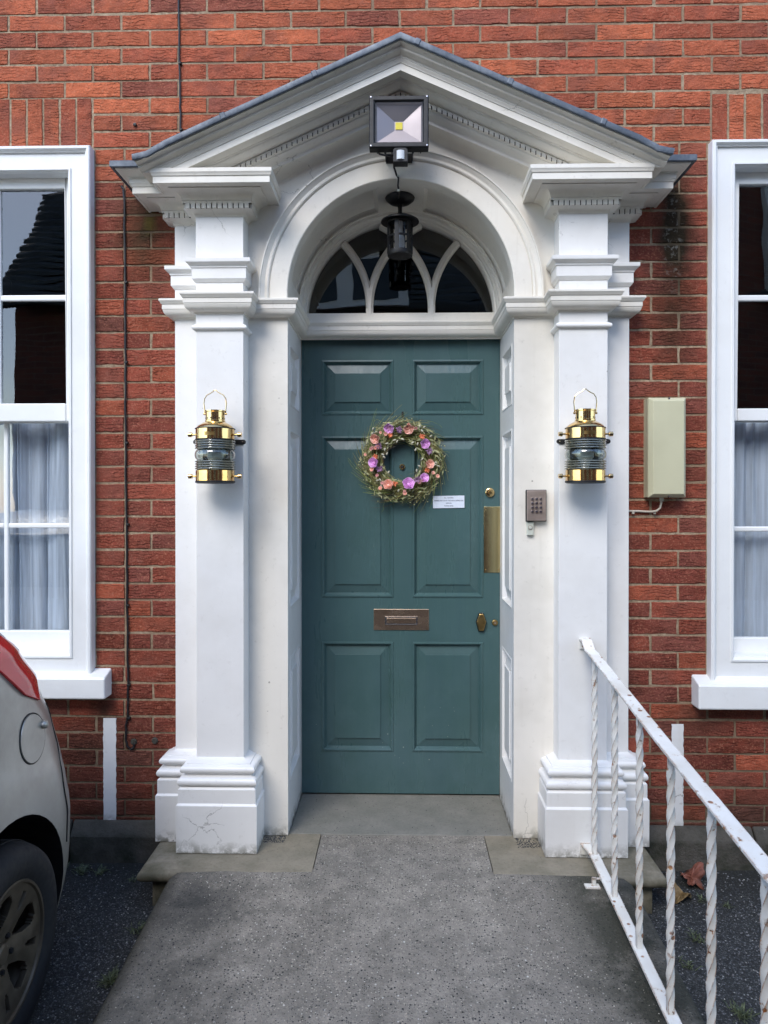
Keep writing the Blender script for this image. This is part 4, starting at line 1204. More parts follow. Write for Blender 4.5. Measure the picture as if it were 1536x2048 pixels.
for i in range(300):
    a0 = rw.uniform(0, 2 * PI); r0 = rw.uniform(.105, .150)
    if rw.random() < .25: a0 = rw.uniform(PI * .95, PI * 1.2)
    e = strand(mb, a0, r0, rw.uniform(.05, .095), -1, .0006, yW - .005, rw.uniform(.25, .62))
    e = (e[0], min(e[1], yD - .008), e[2])
    if math.hypot(e[0] - wc.x, e[2] - wc.z) > .215: continue
    ico(bmb, e, rw.uniform(.0017, .0030))
obj('berry_stems', mb, M['olive'], wr_o)
be = obj('berries', bmb, M['berry'], wr_o, smooth=True); be['kind'] = 'stuff'
# small dried leaves among the stems
lmb = MB()
for i in range(520):
    a0 = rw.uniform(0, 2 * PI); r0 = rw.uniform(.082, .182); c_ = Vector((wc.x + r0 * math.cos(a0), yW - .016 + rw.uniform(-.012, .02), wc.z + r0 * math.sin(a0)))
    ta_ = a0 - PI / 2 + rw.uniform(-.9, .9); d_ = Vector((math.cos(ta_), rw.uniform(-.5, .3), math.sin(ta_))).normalized(); n_ = d_.cross(Vector((rw.uniform(-.5, .5), 1, rw.uniform(-.5, .5)))).normalized()
    l_ = rw.uniform(.008, .018); w_ = l_ * .22
    lmb.poly([c_ - d_ * l_, c_ - d_ * l_ * .2 + n_ * w_, c_ + d_ * l_, c_ - d_ * l_ * .2 - n_ * w_])
obj('dried_leaves', lmb, M['sage'], wr_o)['kind'] = 'stuff'
# wispy trailing threads
mb = MB()
for (x0, y0, x1, y1, x2, y2) in ((500, 1270, 520, 1390, 460, 1490), (830, 1290, 810, 1350, 890, 1400), (1150, 1150, 1180, 1230, 1110, 1310), (200, 900, 120, 850, 60, 760), (1250, 600, 1400, 600, 1450, 620), (350, 160, 400, 110, 450, 180), (1130, 170, 1250, 150, 1340, 260), (520, 1220, 600, 1300, 640, 1400), (900, 1200, 850, 1330, 900, 1380)):
    pts = []
    for i in range(11):
        t = i / 10; x = (1 - t) ** 2 * x0 + 2 * t * (1 - t) * x1 + t * t * x2; y = (1 - t) ** 2 * y0 + 2 * t * (1 - t) * y1 + t * t * y2
        pts.append(wp(x + 12 * math.sin(t * 9), y, yD - .02))
    mb.tube(pts, .0007, 3)
obj('trailing_threads', mb, M['grass'], wr_o)
def rose(px, py, rad, mat, lab, tilt):
    rad *= 1.10; c = wp(px, py, yW - .034); mb = MB(); n = 40
    for layer, (r1, dep, ro) in enumerate(((1.0, 1.0, 0), (.72, .8, .5), (.42, .6, 1.1))):
        rows = []
        for (fr, h) in ((.15, .75), (.55, .60), (.85, .15), (1.0, -.25), (1.06, -.42)):
            row = []
            for i in range(n):
                a = 2 * PI * i / n; wv = 1 + (.05 * math.sin(5 * a + ro * 4 + layer) + .03 * math.sin(13 * a + layer)) * fr
                row.append((rad * r1 * fr * wv * math.cos(a + ro), rad * (h * dep + .10 * math.sin(5 * a + layer) * fr), rad * r1 * fr * wv * math.sin(a + ro)))
            rows.append(row)
        mb.grid(rows, closed=True)
    ico(mb, (0, rad * .1, 0), rad * .28, 8)
    o = obj('flower', mb, M[mat], wr_o, smooth=True, ang=60); o.location = c; o['label'] = lab
    dx = c.x - wc.x; dz = c.z - wc.z; o.rotation_euler = (tilt * dz * 4, 0, -tilt * dx * 4 * 0)
    o.rotation_euler = (dz * 3.0, 0, -dx * -3.0)
    md = o.modifiers.new('thick', 'SOLIDIFY'); md.thickness = .0008
for x, y, r in ((570, 265, .0185), (1095, 490, .018), (345, 770, .0185), (855, 1080, .022), (1085, 995, .017)): rose(x, y, r, 'lilac', 'lilac cup-shaped flower', 1)
for x, y, r in ((855, 275, .0185), (370, 420, .018), (1165, 790, .0165), (560, 1095, .019)): rose(x, y, r, 'salmon', 'salmon pink cup-shaped flower', 1)
for i in range(22):
    a = rw.uniform(0, 2 * PI); q = rw.uniform(395, 560); rose(765 + q * math.cos(a), 750 + q * math.sin(a), rw.uniform(.0055, .0085), 'salmon' if i % 2 else 'pinkish', 'tiny rosebud', 1)
def star(px, py, rad, mat, k, lab, nm='dried_blossom'):
    c = wp(px, py, yW - .028); mb = MB()
    for i in range(k):
        a = 2 * PI * i / k + rw.uniform(-.3, .3); el = rw.uniform(.1, .9); L = rad * rw.uniform(.75, 1.1)
        d = Vector((math.cos(a) * math.cos(el), -math.sin(el), math.sin(a) * math.cos(el)))
        mb.tube([c, c + d * L * .35, c + d * L * .75, c + d * L], 1, 5, True, [.001, rad * .17, rad * .15, .0006])
    o = obj(nm, mb, M[mat], wr_o, smooth=True, ang=60); o['label'] = lab
for x, y in ((720, 290), (420, 530), (430, 870), (1160, 600), (985, 1020)): star(x, y, .020, 'mauve', 13, 'spiky mauve dried blossom')
for x, y in ((590, 370), (1055, 385), (370, 680), (1130, 880), (655, 1075)): star(x, y, .015, 'orange', 12, 'small rust orange dried blossom')
for x, y in ((335, 275), (375, 325), (325, 340), (1020, 240), (1085, 250), (1055, 305), (1185, 380), (540, 490), (770, 425), (690, 460), (510, 575), (320, 545), (500, 690), (480, 650), (540, 640), (565, 910), (915, 480), (960, 580), (1055, 720), (1260, 770), (1295, 820), (1015, 820), (975, 885), (440, 1020), (400, 1030), (460, 1110), (710, 1180), (870, 1160), (990, 495), (650, 440), (1240, 800)):
    c = wp(x, y, yW - .028); a = rw.uniform(0, PI); d = Vector((math.cos(a), rw.uniform(-.4, .2), math.sin(a))).normalized() * .0075
    mb = MB(); mb.tube([c - d, c - d * .7, c, c + d * .7, c + d], 1, 7, True, [.0008, .0030, .0040, .0030, .0008]); obj('bud', mb, M['bud'], wr_o, smooth=True, ang=70)

# ---------------- floodlight ----------------
fl = thing('floodlight', 'square black floodlight with motion sensor mounted under the roof apex', 'floodlight')
yfl = -.262; a = P(738.5, 296, yfl); b = P(857.5, 190.5, yfl); fx, fz = (a.x + b.x) / 2, (a.z + b.z) / 2; hw, hh = (b.x - a.x) / 2, (b.z - a.z) / 2
mb = MB(); fF = lambda x, z, d: (fx + x, yfl - d, fz + z)
ring_panel_rings = [(0, -.035), (0, 0), (.003, .003), (.016, .003), (.019, -.001), (.0215, -.004)]
prev = None
for ins, dep in ring_panel_rings:
    cur = [fF(-hw + ins, -hh + ins, dep), fF(hw - ins, -hh + ins, dep), fF(hw - ins, hh - ins, dep), fF(-hw + ins, hh - ins, dep)]
    if prev:
        for i in range(4): mb.quad(prev[i], prev[(i + 1) % 4], cur[(i + 1) % 4], cur[i])
    prev = cur
mb.box(fx - hw * .8, fx + hw * .8, yfl + .0345, yfl + .065, fz - hh * .8, fz + hh * .8)
for i in range(7):
    q = fx - hw * .75 + hw * 1.5 * i / 6; mb.box(q - .002, q + .002, yfl + .06, yfl + .085, fz - hh * .8, fz + hh * .8)
obj('housing', mb, M['black'], fl, bevel=.0015)
mb = MB(); iw, ih = hw - .021, hh - .021; k = .016
o4 = [fF(-iw, -ih, -.004), fF(iw, -ih, -.004), fF(iw, ih, -.004), fF(-iw, ih, -.004)]
m4 = [fF(-iw + .006, -ih + .006, -.014), fF(iw - .006, -ih + .006, -.014), fF(iw - .006, ih - .006, -.014), fF(-iw + .006, ih - .006, -.014)]
i4 = [fF(-k, -k, -.032), fF(k, -k, -.032), fF(k, k, -.032), fF(-k, k, -.032)]
for P0, P1 in ((o4, m4), (m4, i4)):
    for i in range(4): mb.quad(P0[i], P0[(i + 1) % 4], P1[(i + 1) % 4], P1[i])
mb.poly(i4)
obj('reflector', mb, M['alu'], fl)
mb = MB(); mb.box(fx - .0125, fx + .0125, yfl + .0295, yfl + .0315, fz - .0125, fz + .0125); obj('led', mb, M['led'], fl)
mb = MB(); mb.quad(fF(-iw, -ih, -.003), fF(iw, -ih, -.003), fF(iw, ih, -.003), fF(-iw, ih, -.003)); obj('front_glass', mb, M['cover'], fl)
for sx in (-1, 1):
    for sz in (-1, 1):
        mb = MB(); mb.lathe([(0, -.0052), (.0028, -.005), (.0034, -.003)], (fx + sx * (hw - .006), yfl, fz + sz * (hh - .006)), 'Y', 10); obj('screw', mb, M['steel'], fl)
mb = MB()
for sx in (-1, 1): mb.box(fx + sx * .05 - .002, fx + sx * .05 + .002, yfl + .03, -.06, fz - .05, fz - .025)
mb.box(fx - .05, fx + .05, -.075, -.054, fz - .058, fz - .020); obj('bracket', mb, M['black'], fl)
c = P(801, 313, yfl - .0); mb = MB()
mb.box(c.x - .012, c.x + .012, yfl + .0, yfl + .03, c.z + .008, fz - hh + .002)
mb.prism([(-.026, -.024), (.026, -.024), (.026, .020), (.018, .026), (-.018, .026), (-.026, .020)], yfl - .012, yfl + .03, lambda x, z, h: (c.x + x, h, c.z + z))
sn = obj('motion_sensor', mb, M['blackp'], fl, bevel=.002)
mb = MB(); mb.lathe([(.0175, -.0155), (.0175, .0155)], (c.x, yfl - .001, c.z), 'Z', 20); obj('sensor_lens', mb, M['frost'], sn, smooth=True)
# loop of flex from floodlight and down to the lantern
fx_cable = thing('lamp_flex', 'thin black flex looping down from the floodlight to the porch lantern', 'cable')
pts = [Vector((fx - .075, yfl + .05, fz - hh + .01)), Vector((fx - .07, yfl + .02, fz - hh - .012)), Vector((fx - .045, yfl + .02, fz - hh - .018)), Vector((fx - .02, yfl + .04, fz - hh - .012)), Vector((fx - .012, yfl + .05, fz - hh))]
mb = MB(); mb.tube(pts, .0035, 8); obj('loop', mb, M['cable'], fx_cable, smooth=True)
pts = [P(788, 322, -.16), P(788, 334, -.10), P(793, 350, -.078), P(797, 356, -.074), P(796, 371, -.073), P(797.5, 381, -.06), P(798, 388, -.03), P(797, 396, .03)]
mb = MB(); mb.tube(pts, .0038, 8); obj('flex', mb, M['cable'], fx_cable, smooth=True)
for (u, v, y) in ((796, 352, -.076), (797.5, 381, -.064)):
    c = P(u, v, y); mb = MB(); mb.lathe([(.0052, -.003), (.0052, .003)], tuple(c), 'Z', 10); obj('cable_clip', mb, M['bell'], fx_cable)

# ---------------- porch lantern ----------------
pl = thing('porch_lantern', 'black cylindrical lantern hanging from the arch above the door', 'lantern')
yL = .10; dz = lambda v: PZ(v, yL); lx = P(800, 450, yL).x
soff = ZS + math.sqrt(RA ** 2 - .05 ** 2)
mb = MB(); zc_ = soff + .001
mb.lathe([(0, zc_), (.056, zc_), (.060, zc_ - .005), (.057, zc_ - .012), (.042, zc_ - .024), (.020, zc_ - .031), (.010, zc_ - .033), (.0, zc_ - .033)], (lx, yL, 0), 'Z', 36); obj('ceiling_rose', mb, M['black'], pl, smooth=True)
zt, zb = dz(441), dz(513)
mb = MB(); mb.lathe([(.0085, zc_ - .03), (.0085, zt + .014)], (lx, yL, 0), 'Z', 16); obj('stem', mb, M['black'], pl, smooth=True)
mb = MB(); mb.lathe([(0, zt + .022), (.012, zt + .021), (.030, zt + .017), (.060, zt + .007), (.076, zt - .003), (.077, zt - .008), (.073, zt - .008), (.048, zt - .003), (0, zt - .003)], (lx, yL, 0), 'Z', 40); obj('lamp_roof', mb, M['black'], pl, smooth=True)
mb = MB(); rl = .0495
for z0_, z1_ in ((zt - .014, zt - .004), (zb, zb + .020), ((zt + zb) / 2 - .001, (zt + zb) / 2 + .0065)):
    mb.lathe([(rl - .004, z0_), (rl, z0_), (rl + .001, z0_ + .002), (rl + .001, z1_ - .002), (rl, z1_), (rl - .004, z1_), (rl - .004, z0_)], (lx, yL, 0), 'Z', 40, caps=False)
for i in range(6):
    a = 2 * PI * i / 6 + R(60) + .26; c_, s_ = math.cos(a), math.sin(a)
    m = Matrix.Translation((lx, yL, 0)) @ Matrix.Rotation(a, 4, 'Z')
    mb.box(rl - .0035, rl + .0018, -.0085, .0085, zb + .01, zt - .008, m)
obj('cage', mb, M['black'], pl, smooth=True)
mb = MB(); mb.lathe([(rl - .006, zb + .012), (rl - .006, zt - .006)], (lx, yL, 0), 'Z', 40, caps=False); obj('lamp_glass', mb, M['cover'], pl, smooth=True)
mb = MB(); mb.lathe([(0, zb + .004), (.030, zb + .004), (rl - .004, zb + .001), (rl - .004, zb + .006), (0, zb + .009)], (lx, yL, 0), 'Z', 30); obj('base_ring', mb, M['black'], pl, smooth=True)
mb = MB(); mb.lathe([(0, zb + .02), (.012, zb + .022), (.019, zb + .045), (.017, zb + .075), (.011, zb + .095), (.011, zt - .004)], (lx, yL, 0), 'Z', 24); obj('light_bulb', mb, M['frost'], pl, smooth=True)

# ---------------- brass ship lanterns ----------------
def ship_lantern(u, label, s):
    yl = -.228; zz = lambda v: PZ(v, yl); cx = P(u, 900, yl).x
    t = thing('ship_lantern', label, 'lantern', (cx, yl, zz(964)), 'brass ship lanterns on the pilasters')
    z0 = zz(964); Z = lambda v: zz(v) - z0
    r = .0705
    def lt(nm, prof, mt, n=40, par=t, sm=True, caps=True): mb = MB(); mb.lathe(prof, (0, 0, 0), 'Z', n, caps=caps); return obj(nm, mb, M[mt], par, smooth=sm)
    bs = lt('base_band', [(0, .0), (r - .010, .0), (r - .004, .002), (r - .001, .004), (r - .001, Z(941)), (r - .004, Z(940)), (0, Z(940))], 'brass')
    lt('base_ring', [(0, -.005), (r - .006, -.005), (r + .0005, -.002), (r + .0005, .003), (r - .002, .005)], 'black', par=bs)
    zl0_, zl1_ = Z(939.5), Z(880.5); hgt = zl1_ - zl0_
    pr = [(r - .010, zl0_)]
    def rib(za, zb_, out): return [(out - .0055, za), (out - .001, za + (zb_ - za) * .25), (out, za + (zb_ - za) * .5), (out - .001, za + (zb_ - za) * .75), (out - .0055, zb_)]
    z = zl0_
    for i in range(4): pr += rib(z, z + hgt * .075, r + .0015); z += hgt * .078
    zc0 = z; 
    for i in range(11):
        a = -PI / 2 + PI * i / 10; pr.append((r - .010 + .0125 * math.cos(a), zc0 + hgt * .19 + hgt * .19 * math.sin(a)))
    z = zc0 + hgt * .385
    for i in range(4): pr += rib(z, z + hgt * .075, r + .0015); z += hgt * .078
    pr.append((r - .010, zl1_))
    lt('fresnel_glass', pr, 'clear', par=t, caps=False)
    mb = MB(); mb.lathe([(r - .016, zl0_), (r - .016, zl1_)], (0, 0, 0), 'Z', 24, a0=R(20), a1=R(160), caps=False); obj('lens_backing', mb, M['greyback'], t, smooth=True)  # added backing behind the glass, sets how light the lens looks
    lt('inner_glass', [(r - .016, zl0_), (r - .013, zl0_ + hgt * .3), (r - .010, zl0_ + hgt * .5), (r - .013, zl0_ + hgt * .7), (r - .016, zl1_)], 'lensdark', par=t, caps=False)
    lt('light_bulb', [(0, zl0_), (.012, zl0_), (.018, zl0_ + .03), (.030, zl0_ + hgt * .42), (.030, zl0_ + hgt * .58), (.018, zl1_ - .03), (.010, zl1_)], 'frost')
    for q in [.03, .11, .19, .27, .72, .80, .88, .96]:
        zc_ = zl0_ + hgt * q; lt('lens_ring', [(r - .004, zc_ - .0026), (r + .0008, zc_ - .0020), (r + .0022, zc_), (r + .0008, zc_ + .0020), (r - .004, zc_ + .0026)], 'ringglass', caps=False)
    tb_ = lt('top_band', [(0, Z(879)), (r - .004, Z(879)), (r - .001, Z(878)), (r - .001, Z(858)), (r - .003, Z(857)), (0, Z(857))], 'brass')
    lt('band_ring', [(r - .003, Z(880.5)), (r + .0008, Z(880)), (r + .0008, Z(878.5)), (r - .003, Z(878))], 'black', par=tb_)
    lt('band_ring', [(r - .003, Z(858.5)), (r + .0012, Z(858)), (r + .0012, Z(856.5)), (r - .003, Z(856))], 'black', par=tb_)
    dm = lt('dome', [(r - .002, Z(857)), (r - .004, Z(855)), (r - .010, Z(851)), (r - .020, Z(847.5)), (.044, Z(845.5)), (.039, Z(844)), (.037, Z(843.5)), (0, Z(843.5))], 'brass')
    ch = lt('chimney', [(.0365, Z(844)), (.0365, Z(841)), (.0345, Z(840)), (.0345, Z(824)), (.0365, Z(823)), (.0365, Z(820.5)), (.033, Z(820)), (.032, Z(822)), (0, Z(822))], 'brass')
    mb = MB()
    for i in range(14):
        a = 2 * PI * i / 14; m = Matrix.Rotation(a, 4, 'Z'); mb.box(.0340, .0349, -.0022, .0022, Z(841.5) + .006, Z(841.5) + .0115, m)
    obj('vent_holes', mb, M['blackp'], ch)
    # name plate (blank)
    mb = MB(); n = 10; rows = []
    for zq in (Z(872.5), Z(865.5)):
        rows.append([((r + .0008) * math.sin(R(-17 + 30 * i / n)), -(r + .0008) * math.cos(R(-17 + 30 * i / n)), zq) for i in range(n + 1)])
    mb.grid(rows); o = obj('maker_plate', mb, M['dull_brass'], tb_)
    md = o.modifiers.new('thick', 'SOLIDIFY'); md.thickness = .001
    # bail handle
    hp = [(-.0385, Z(828)), (-.0385, Z(818)), (-.041, Z(806)), (-.0385, Z(796)), (-.030, Z(789)), (-.016, Z(785)), (-.008, Z(782)), (-.004, Z(779.5)), (0, Z(779)), (.004, Z(779.5)), (.008, Z(782)), (.016, Z(785)), (.030, Z(789)), (.0385, Z(796)), (.041, Z(806)), (.0385, Z(818)), (.0385, Z(828))]
    mb = MB(); mb.tube([(x, 0, z_) for x, z_ in hp], .0019, 8); obj('handle', mb, M['brass'], t, smooth=True)
    for sx in (-1, 1):
        mb = MB(); mb.lathe([(0, sx * .036), (.004, sx * .036), (.004, sx * .0415), (.002, sx * .043), (0, sx * .043)], (0, 0, Z(827)), 'X', 10); obj('rivet', mb, M['dull_brass'], t)
    # side bolts
    for sx in (-1, 1):
        for zv in (869, 952.5):
            mb = MB(); mb.lathe([(0, sx * (r - .004)), (.0035, sx * (r - .004)), (.0035, sx * (r + .018))], (0, -.005, Z(zv)), 'X', 10); kb = obj('hinge_pin', mb, M['dull_brass'], t, smooth=True)
            mb = MB(); mb.lathe([(0, sx * (r + .014)), (.0080, sx * (r + .012)), (.0088, sx * (r + .016)), (.0080, sx * (r + .026)), (0, sx * (r + .026))], (0, -.005, Z(zv)), 'X', 12); obj('knob', mb, M['brass'], kb, smooth=True)
    # black wall bracket
    mb = MB(); zq = Z(880); n = 10; wdt = .098; bc = -cx + s * .675
    pl_ = [(wdt - .008 + .009 * math.sin(R(a)), .009 * math.cos(R(a))) for a in range(0, 181, 30)] + [(-(wdt - .008) - .009 * math.sin(R(a)), -.009 * math.cos(R(a))) for a in range(0, 181, 30)]
    mb.prism([(bc + x, zq + z_) for x, z_ in pl_], yP - yl - .006, yP - yl + .0005, lambda a, b, h: (a, h, b))
    mb.box(bc - .03, bc + .03, -.02, yP - yl - .003, zq - .012, zq + .012)
    mb.box(-.02, .02, .066, yP - yl + .0003, Z(940), Z(858))
    br = obj('wall_bracket', mb, M['black'], t, bevel=.001)
    for sx in (-1, 1):
        mb = MB(); mb.lathe([(0, -.002), (.0025, -.002), (.0025, 0)], (bc + sx * (wdt - .010), yP - yl - .006, zq), 'Y', 10); obj('screw', mb, M['steel'], br)
    return t
M['lensdark'] = mat_glass('inner_glass', (.9, .92, .9), 1.5)
ship_lantern(430.5, 'polished brass ship lantern on the left pilaster', -1)
ship_lantern(1170.5, 'polished brass ship lantern on the right pilaster', 1)

# ---------------- ground, step, ramp ----------------
def gz(x, y):
    d = -y
    z = -.118 - .105 * max(0, min(d, 2.2)) - .01 * max(0, d - 2.2) * (1 if d < 12 else 0)
    if d > 12: z = -.118 - .105 * 2.2 - .098
    return z
mb = MB()
ysx = [1.0, .2, 0] + [-.1 * i for i in range(1, 45)] + [-5, -6, -8, -12, -20, -40, -90]
xsx = [-60, -20, -8, -5] + [-4 + .2 * i for i in range(41)] + [5, 8, 20, 60]
mb.grid([[(x, y, gz(x, y) + (.004 * math.sin(x * 5.1 + y * 3.3) if abs(x) < 5 and y > -5 else 0)) for x in xsx] for y in ysx])
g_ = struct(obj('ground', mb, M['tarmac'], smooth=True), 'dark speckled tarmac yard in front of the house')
# threshold
mb = MB(); mb.box(-.434, .434, -.038, .40, -.10, 0.0); t_ = obj('threshold', mb, M['thresh'], None, bevel=.004); struct(t_, 'smooth grey stone threshold under the teal door')
# bullnosed side stones
for s in (-1, 1):
    mb = MB(); xi = .309 if s < 0 else .325; xe_ = .92; y0, y1 = -.333, -.0415
    z1 = -.002; n = 8
    # plan outline with rounded nosing on front and outer sides
    prof = [(0.0, z1)] + [(.022 * math.sin(R(a)), z1 - .022 + .022 * math.cos(R(a))) for a in range(15, 166, 15)] + [(-.02, z1 - .05), (-.02, -.3)]
    path = [(s * xe_ - s * .02, .0), (s * xe_ - s * .02, y0 + .02), (s * xi, y0 + .02)]
    if s > 0: path = path[::-1]
    # keep outward offset: left path runs wall->front->inner
    if s < 0: pth = path
    else: pth = path
    mb.sweep(pth, prof, XYH)
    mb.poly([(s * (xe_ - .02), 0, z1), (s * (xe_ - .02), y0 + .02, z1), (s * xi, y0 + .02, z1), (s * xi, 0, z1)])
    mb.quad((s * xi, y0, z1 - .022), (s * xi, 0, z1 - .022), (s * xi, 0, z1), (s * xi, y0 + .02, z1))
    o = obj('step', mb, M['stone'], None, smooth=True, ang=40); struct(o, ('left' if s < 0 else 'right') + ' worn stone step slab with rounded nosing under the pilaster')
# ramp
mb = MB()
def rz(y): 
    d = -y - .333
    return -.004 - (.078 * d if d > 0 else 0) - (.02 * max(0, d - 1.0))
ysr = [-.0385, -.12, -.2, -.3, -.3335] + [-.36 - .08 * i for i in range(26)]
rows = []
for y in ysr:
    dd = max(0, min(1, (-y - .333) / .10))
    if y > -.332: xl_, xr_ = -.306, .322
    else: xl_, xr_ = -.79, .78
    n = 28; row = []
    for i in range(n + 1):
        x = xl_ + (xr_ - xl_) * i / n
        row.append((x, y, rz(y) + .0015 * math.sin(x * 9 + y * 7)))
    rows.append(row)
mb.grid(rows[:5]); 
r2 = []
for y, r in zip(ysr[5:], rows[5:]):
    e0 = [(r[0][0] - .055, y, gz(0, y) - .02), (r[0][0] - .035, y, gz(0, y) * .6 + r[0][2] * .4), (r[0][0] - .012, y, r[0][2] - .012)]
    e1 = [(r[-1][0] + .012, y, r[-1][2] - .012), (r[-1][0] + .035, y, gz(0, y) * .6 + r[-1][2] * .4), (r[-1][0] + .055, y, gz(0, y) - .02)]
    r2.append(e0 + r + e1)
first = [(p[0] * .985, -.3335, rz(-.334) + .0015 * math.sin(p[0] * 9 - .331 * 7) if abs(p[0]) < .775 else p[2]) for p in r2[0]]
mb.grid([first] + r2)
o = obj('ramp', mb, M['ramp'], None, smooth=True, ang=50); struct(o, 'grey exposed aggregate concrete ramp leading down from the door')

# ---------------- handrail ----------------
hr = thing('handrail', 'white rusting metal handrail with twisted balusters right of the ramp', 'handrail')
XR = .690
def onX(u, v, X):
    d = RM @ Vector(((u - 768) / F, -(v + SHV - 1024) / F, -1)); t = X / d.x; return CAM + d * t
bal = [(1189.5, 1313, 1709.6), (1230.7, 1362, 1792), (1281.2, 1425.5, 1903), (1344.5, 1508, 2033), (1428.5, 1609, None), (1533, 1751, None)]
ysb = []; zt_ = []; zbm = []
for u, vt, vb in bal:
    q = onX(u, vt, XR); ysb.append(q.y); zt_.append(q.z)
    if vb: zbm.append(onX(u, vb, XR).z)
# straight-line fits
def fit(xs, ys_):
    n = len(xs); mx = sum(xs) / n; my = sum(ys_) / n
    k = sum((a - mx) * (b - my) for a, b in zip(xs, ys_)) / sum((a - mx) ** 2 for a in xs); return k, my - k * mx
kt, bt_ = fit(ysb, zt_); kb_, bb = fit(ysb[:4], zbm)
ztop = lambda y: kt * y + bt_ + .012 * max(0, min(1, (-y - .9) / .8)); zbot = lambda y: kb_ * y + bb
print('rail', ysb, kt, bt_, kb_, bb)
yend = ysb[-1] - .26 * 3
def flat(pts, wd, th_):
    mb = MB(); rows = []
    for p in pts:
        x, y, z = p; rows.append([(x - wd / 2, y, z - th_), (x + wd / 2, y, z - th_), (x + wd / 2, y, z), (x - wd / 2, y, z)])
    b = mb.grid(rows, closed=True); mb.face(b, b + 1, b + 2, b + 3); k = len(rows) * 4; mb.face(b + k - 4, b + k - 3, b + k - 2, b + k - 1); return mb
st = P(1166, 1276, yP)
tp = [(st.x + .004, yP - .001, st.z), (st.x + .006, yP - .03, st.z - .001), (XR - .004, yP - .06, ztop(yP - .07) + .006)]
y = ysb[0] + .02
while y > yend: tp.append((XR, y, ztop(y) + .004)); y -= .06
obj('top_rail', flat(tp, .040, .008), M['rail'], hr, bevel=.0025)
sb = P(1168, 1685, yP - .06)
bp_ = [(sb.x + .004, yP - .062, sb.z), (XR - .004, yP - .10, zbot(yP - .10) + .004)]
y = ysb[0]
while y > yend: bp_.append((XR, y, zbot(y))); y -= .06
obj('bottom_rail', flat(bp_, .036, .008), M['rail'], hr, bevel=.0025)
mb = MB(); mb.box(st.x - .014, st.x + .026, yP - .008, yP + .0005, st.z - .040, st.z + .001); bk = obj('rail_bracket', mb, M['rail'], hr, bevel=.002)
mb = MB(); mb.lathe([(0, -.014), (.006, -.0135), (.0075, -.008)], (st.x + .008, yP, st.z - .022), 'Y', 8); obj('bolt', mb, M['rail'], bk)
mb = MB(); mb.box(sb.x - .014, sb.x + .024, yP - .067, yP - .059, sb.z - .042, sb.z + .001); obj('rail_bracket', mb, M['rail'], hr, bevel=.002)
def baluster(y):
    z0, z1 = zbot(y), ztop(y) - .003; mb = MB(); rows = []; n = int((z1 - z0) / .006); hs = .0078
    for i in range(n + 1):
        z = z0 + (z1 - z0) * i / n; a = (z - z0) / .135 * 2 * PI
        a = max(0, min(z - z0 - .03, z1 - z0 - .06)) / .205 * 2 * PI
        row = []
        for (px, py) in ((-1, -1), (-.2, -1.08), (.2, -1.08), (1, -1), (1.08, -.2), (1.08, .2), (1, 1), (.2, 1.08), (-.2, 1.08), (-1, 1), (-1.08, .2), (-1.08, -.2)):
            X, Y = px * hs, py * hs; row.append((XR + X * math.cos(a) - Y * math.sin(a), y + X * math.sin(a) + Y * math.cos(a), z))
        rows.append(row)
    mb.grid(rows, closed=True); return obj('baluster', mb, M['rail'], hr, smooth=True, ang=40)
stp = (ysb[-1] - ysb[0]) / 5
for i in range(9): baluster(ysb[0] + stp * i)
fy = ysb[0] - .135; fz_ = rz(fy)
mb = MB(); mb.box(XR - .045, XR - .030, fy - .003, fy + .003, fz_, zbot(fy) - .004); mb.box(XR - .045, XR - .005, fy - .003, fy + .003, zbot(fy) - .012, zbot(fy) - .006)
mb.box(XR - .068, XR - .018, fy - .014, fy + .014, fz_ - .002, fz_ + .005); obj('foot', mb, M['rail'], hr, bevel=.002)
mb = MB(); 
for k in range(1, 2):
    yy = ysb[0] + stp * 6.4; mb.box(XR - .01, XR + .01, yy - .01, yy + .01, rz(yy) - .02, zbot(yy))
obj('foot', mb, M['rail'], hr, bevel=.002)

# ---------------- parked car ----------------
car = thing('parked_car', 'dirty silver hatchback parked tail towards the wall, left of the ramp', 'car')
CX = -1.070 - .81; YR = -.33; YFt = -3.98; ZC = -.23
def interp(tab, z):
    for (a, *va), (b, *vb) in zip(tab, tab[1:]):
        if a <= z <= b:
            t = (z - a) / (b - a); t = t * t * (3 - 2 * t) * .4 + t * .6; return [p + (q - p) * t for p, q in zip(va, vb)]
    return list(tab[0][1:]) if z < tab[0][0] else list(tab[-1][1:])
#      z      halfW  rearY   frontY  rc
TAB = [(-.10, .760, -.44, -3.90, .20), (.02, .795, -.36, -3.95, .23), (.14, .808, -.31, -3.98, .27), (.30, .815, -.295, -3.98, .30), (.40, .812, -.33, -3.96, .29), (.50, .806, -.375, -3.90, .27), (.62, .795, -.43, -3.72, .25), (.74, .775, -.50, -3.40, .23), (.84, .745, -.56, -3.15, .22),
       (.95, .69, -.64, -2.90, .20), (1.06, .64, -.74, -2.65, .18), (1.15, .60, -.86, -2.42, .17), (1.21, .53, -1.02, -2.25, .16), (1.245, .38, -1.25, -2.0, .14)]
def outline(z, n=11, off=0.):
    hw, yr, yf, rc = interp(TAB, z); hw += off; yr += off; yf -= off; pts = []
    for cx, cy, a0 in ((CX + hw - rc, yr - rc, 0), (CX - hw + rc, yr - rc, 90), (CX - hw + rc, yf + rc, 180), (CX + hw - rc, yf + rc, 270)):
        for i in range(n + 1):
            a = R(a0 + 90 * i / n); pts.append((cx + rc * math.cos(a), cy + rc * math.sin(a), z))
        if a0 == 0 or a0 == 180:
            pass
    # subdivide the long flanks
    out = []
    for p, q in zip(pts, pts[1:] + pts[:1]):
        L = math.hypot(p[0] - q[0], p[1] - q[1]); k = max(1, int(L / .10))
        for i in range(k): out.append((p[0] + (q[0] - p[0]) * i / k, p[1] + (q[1] - p[1]) * i / k, z))
    return out
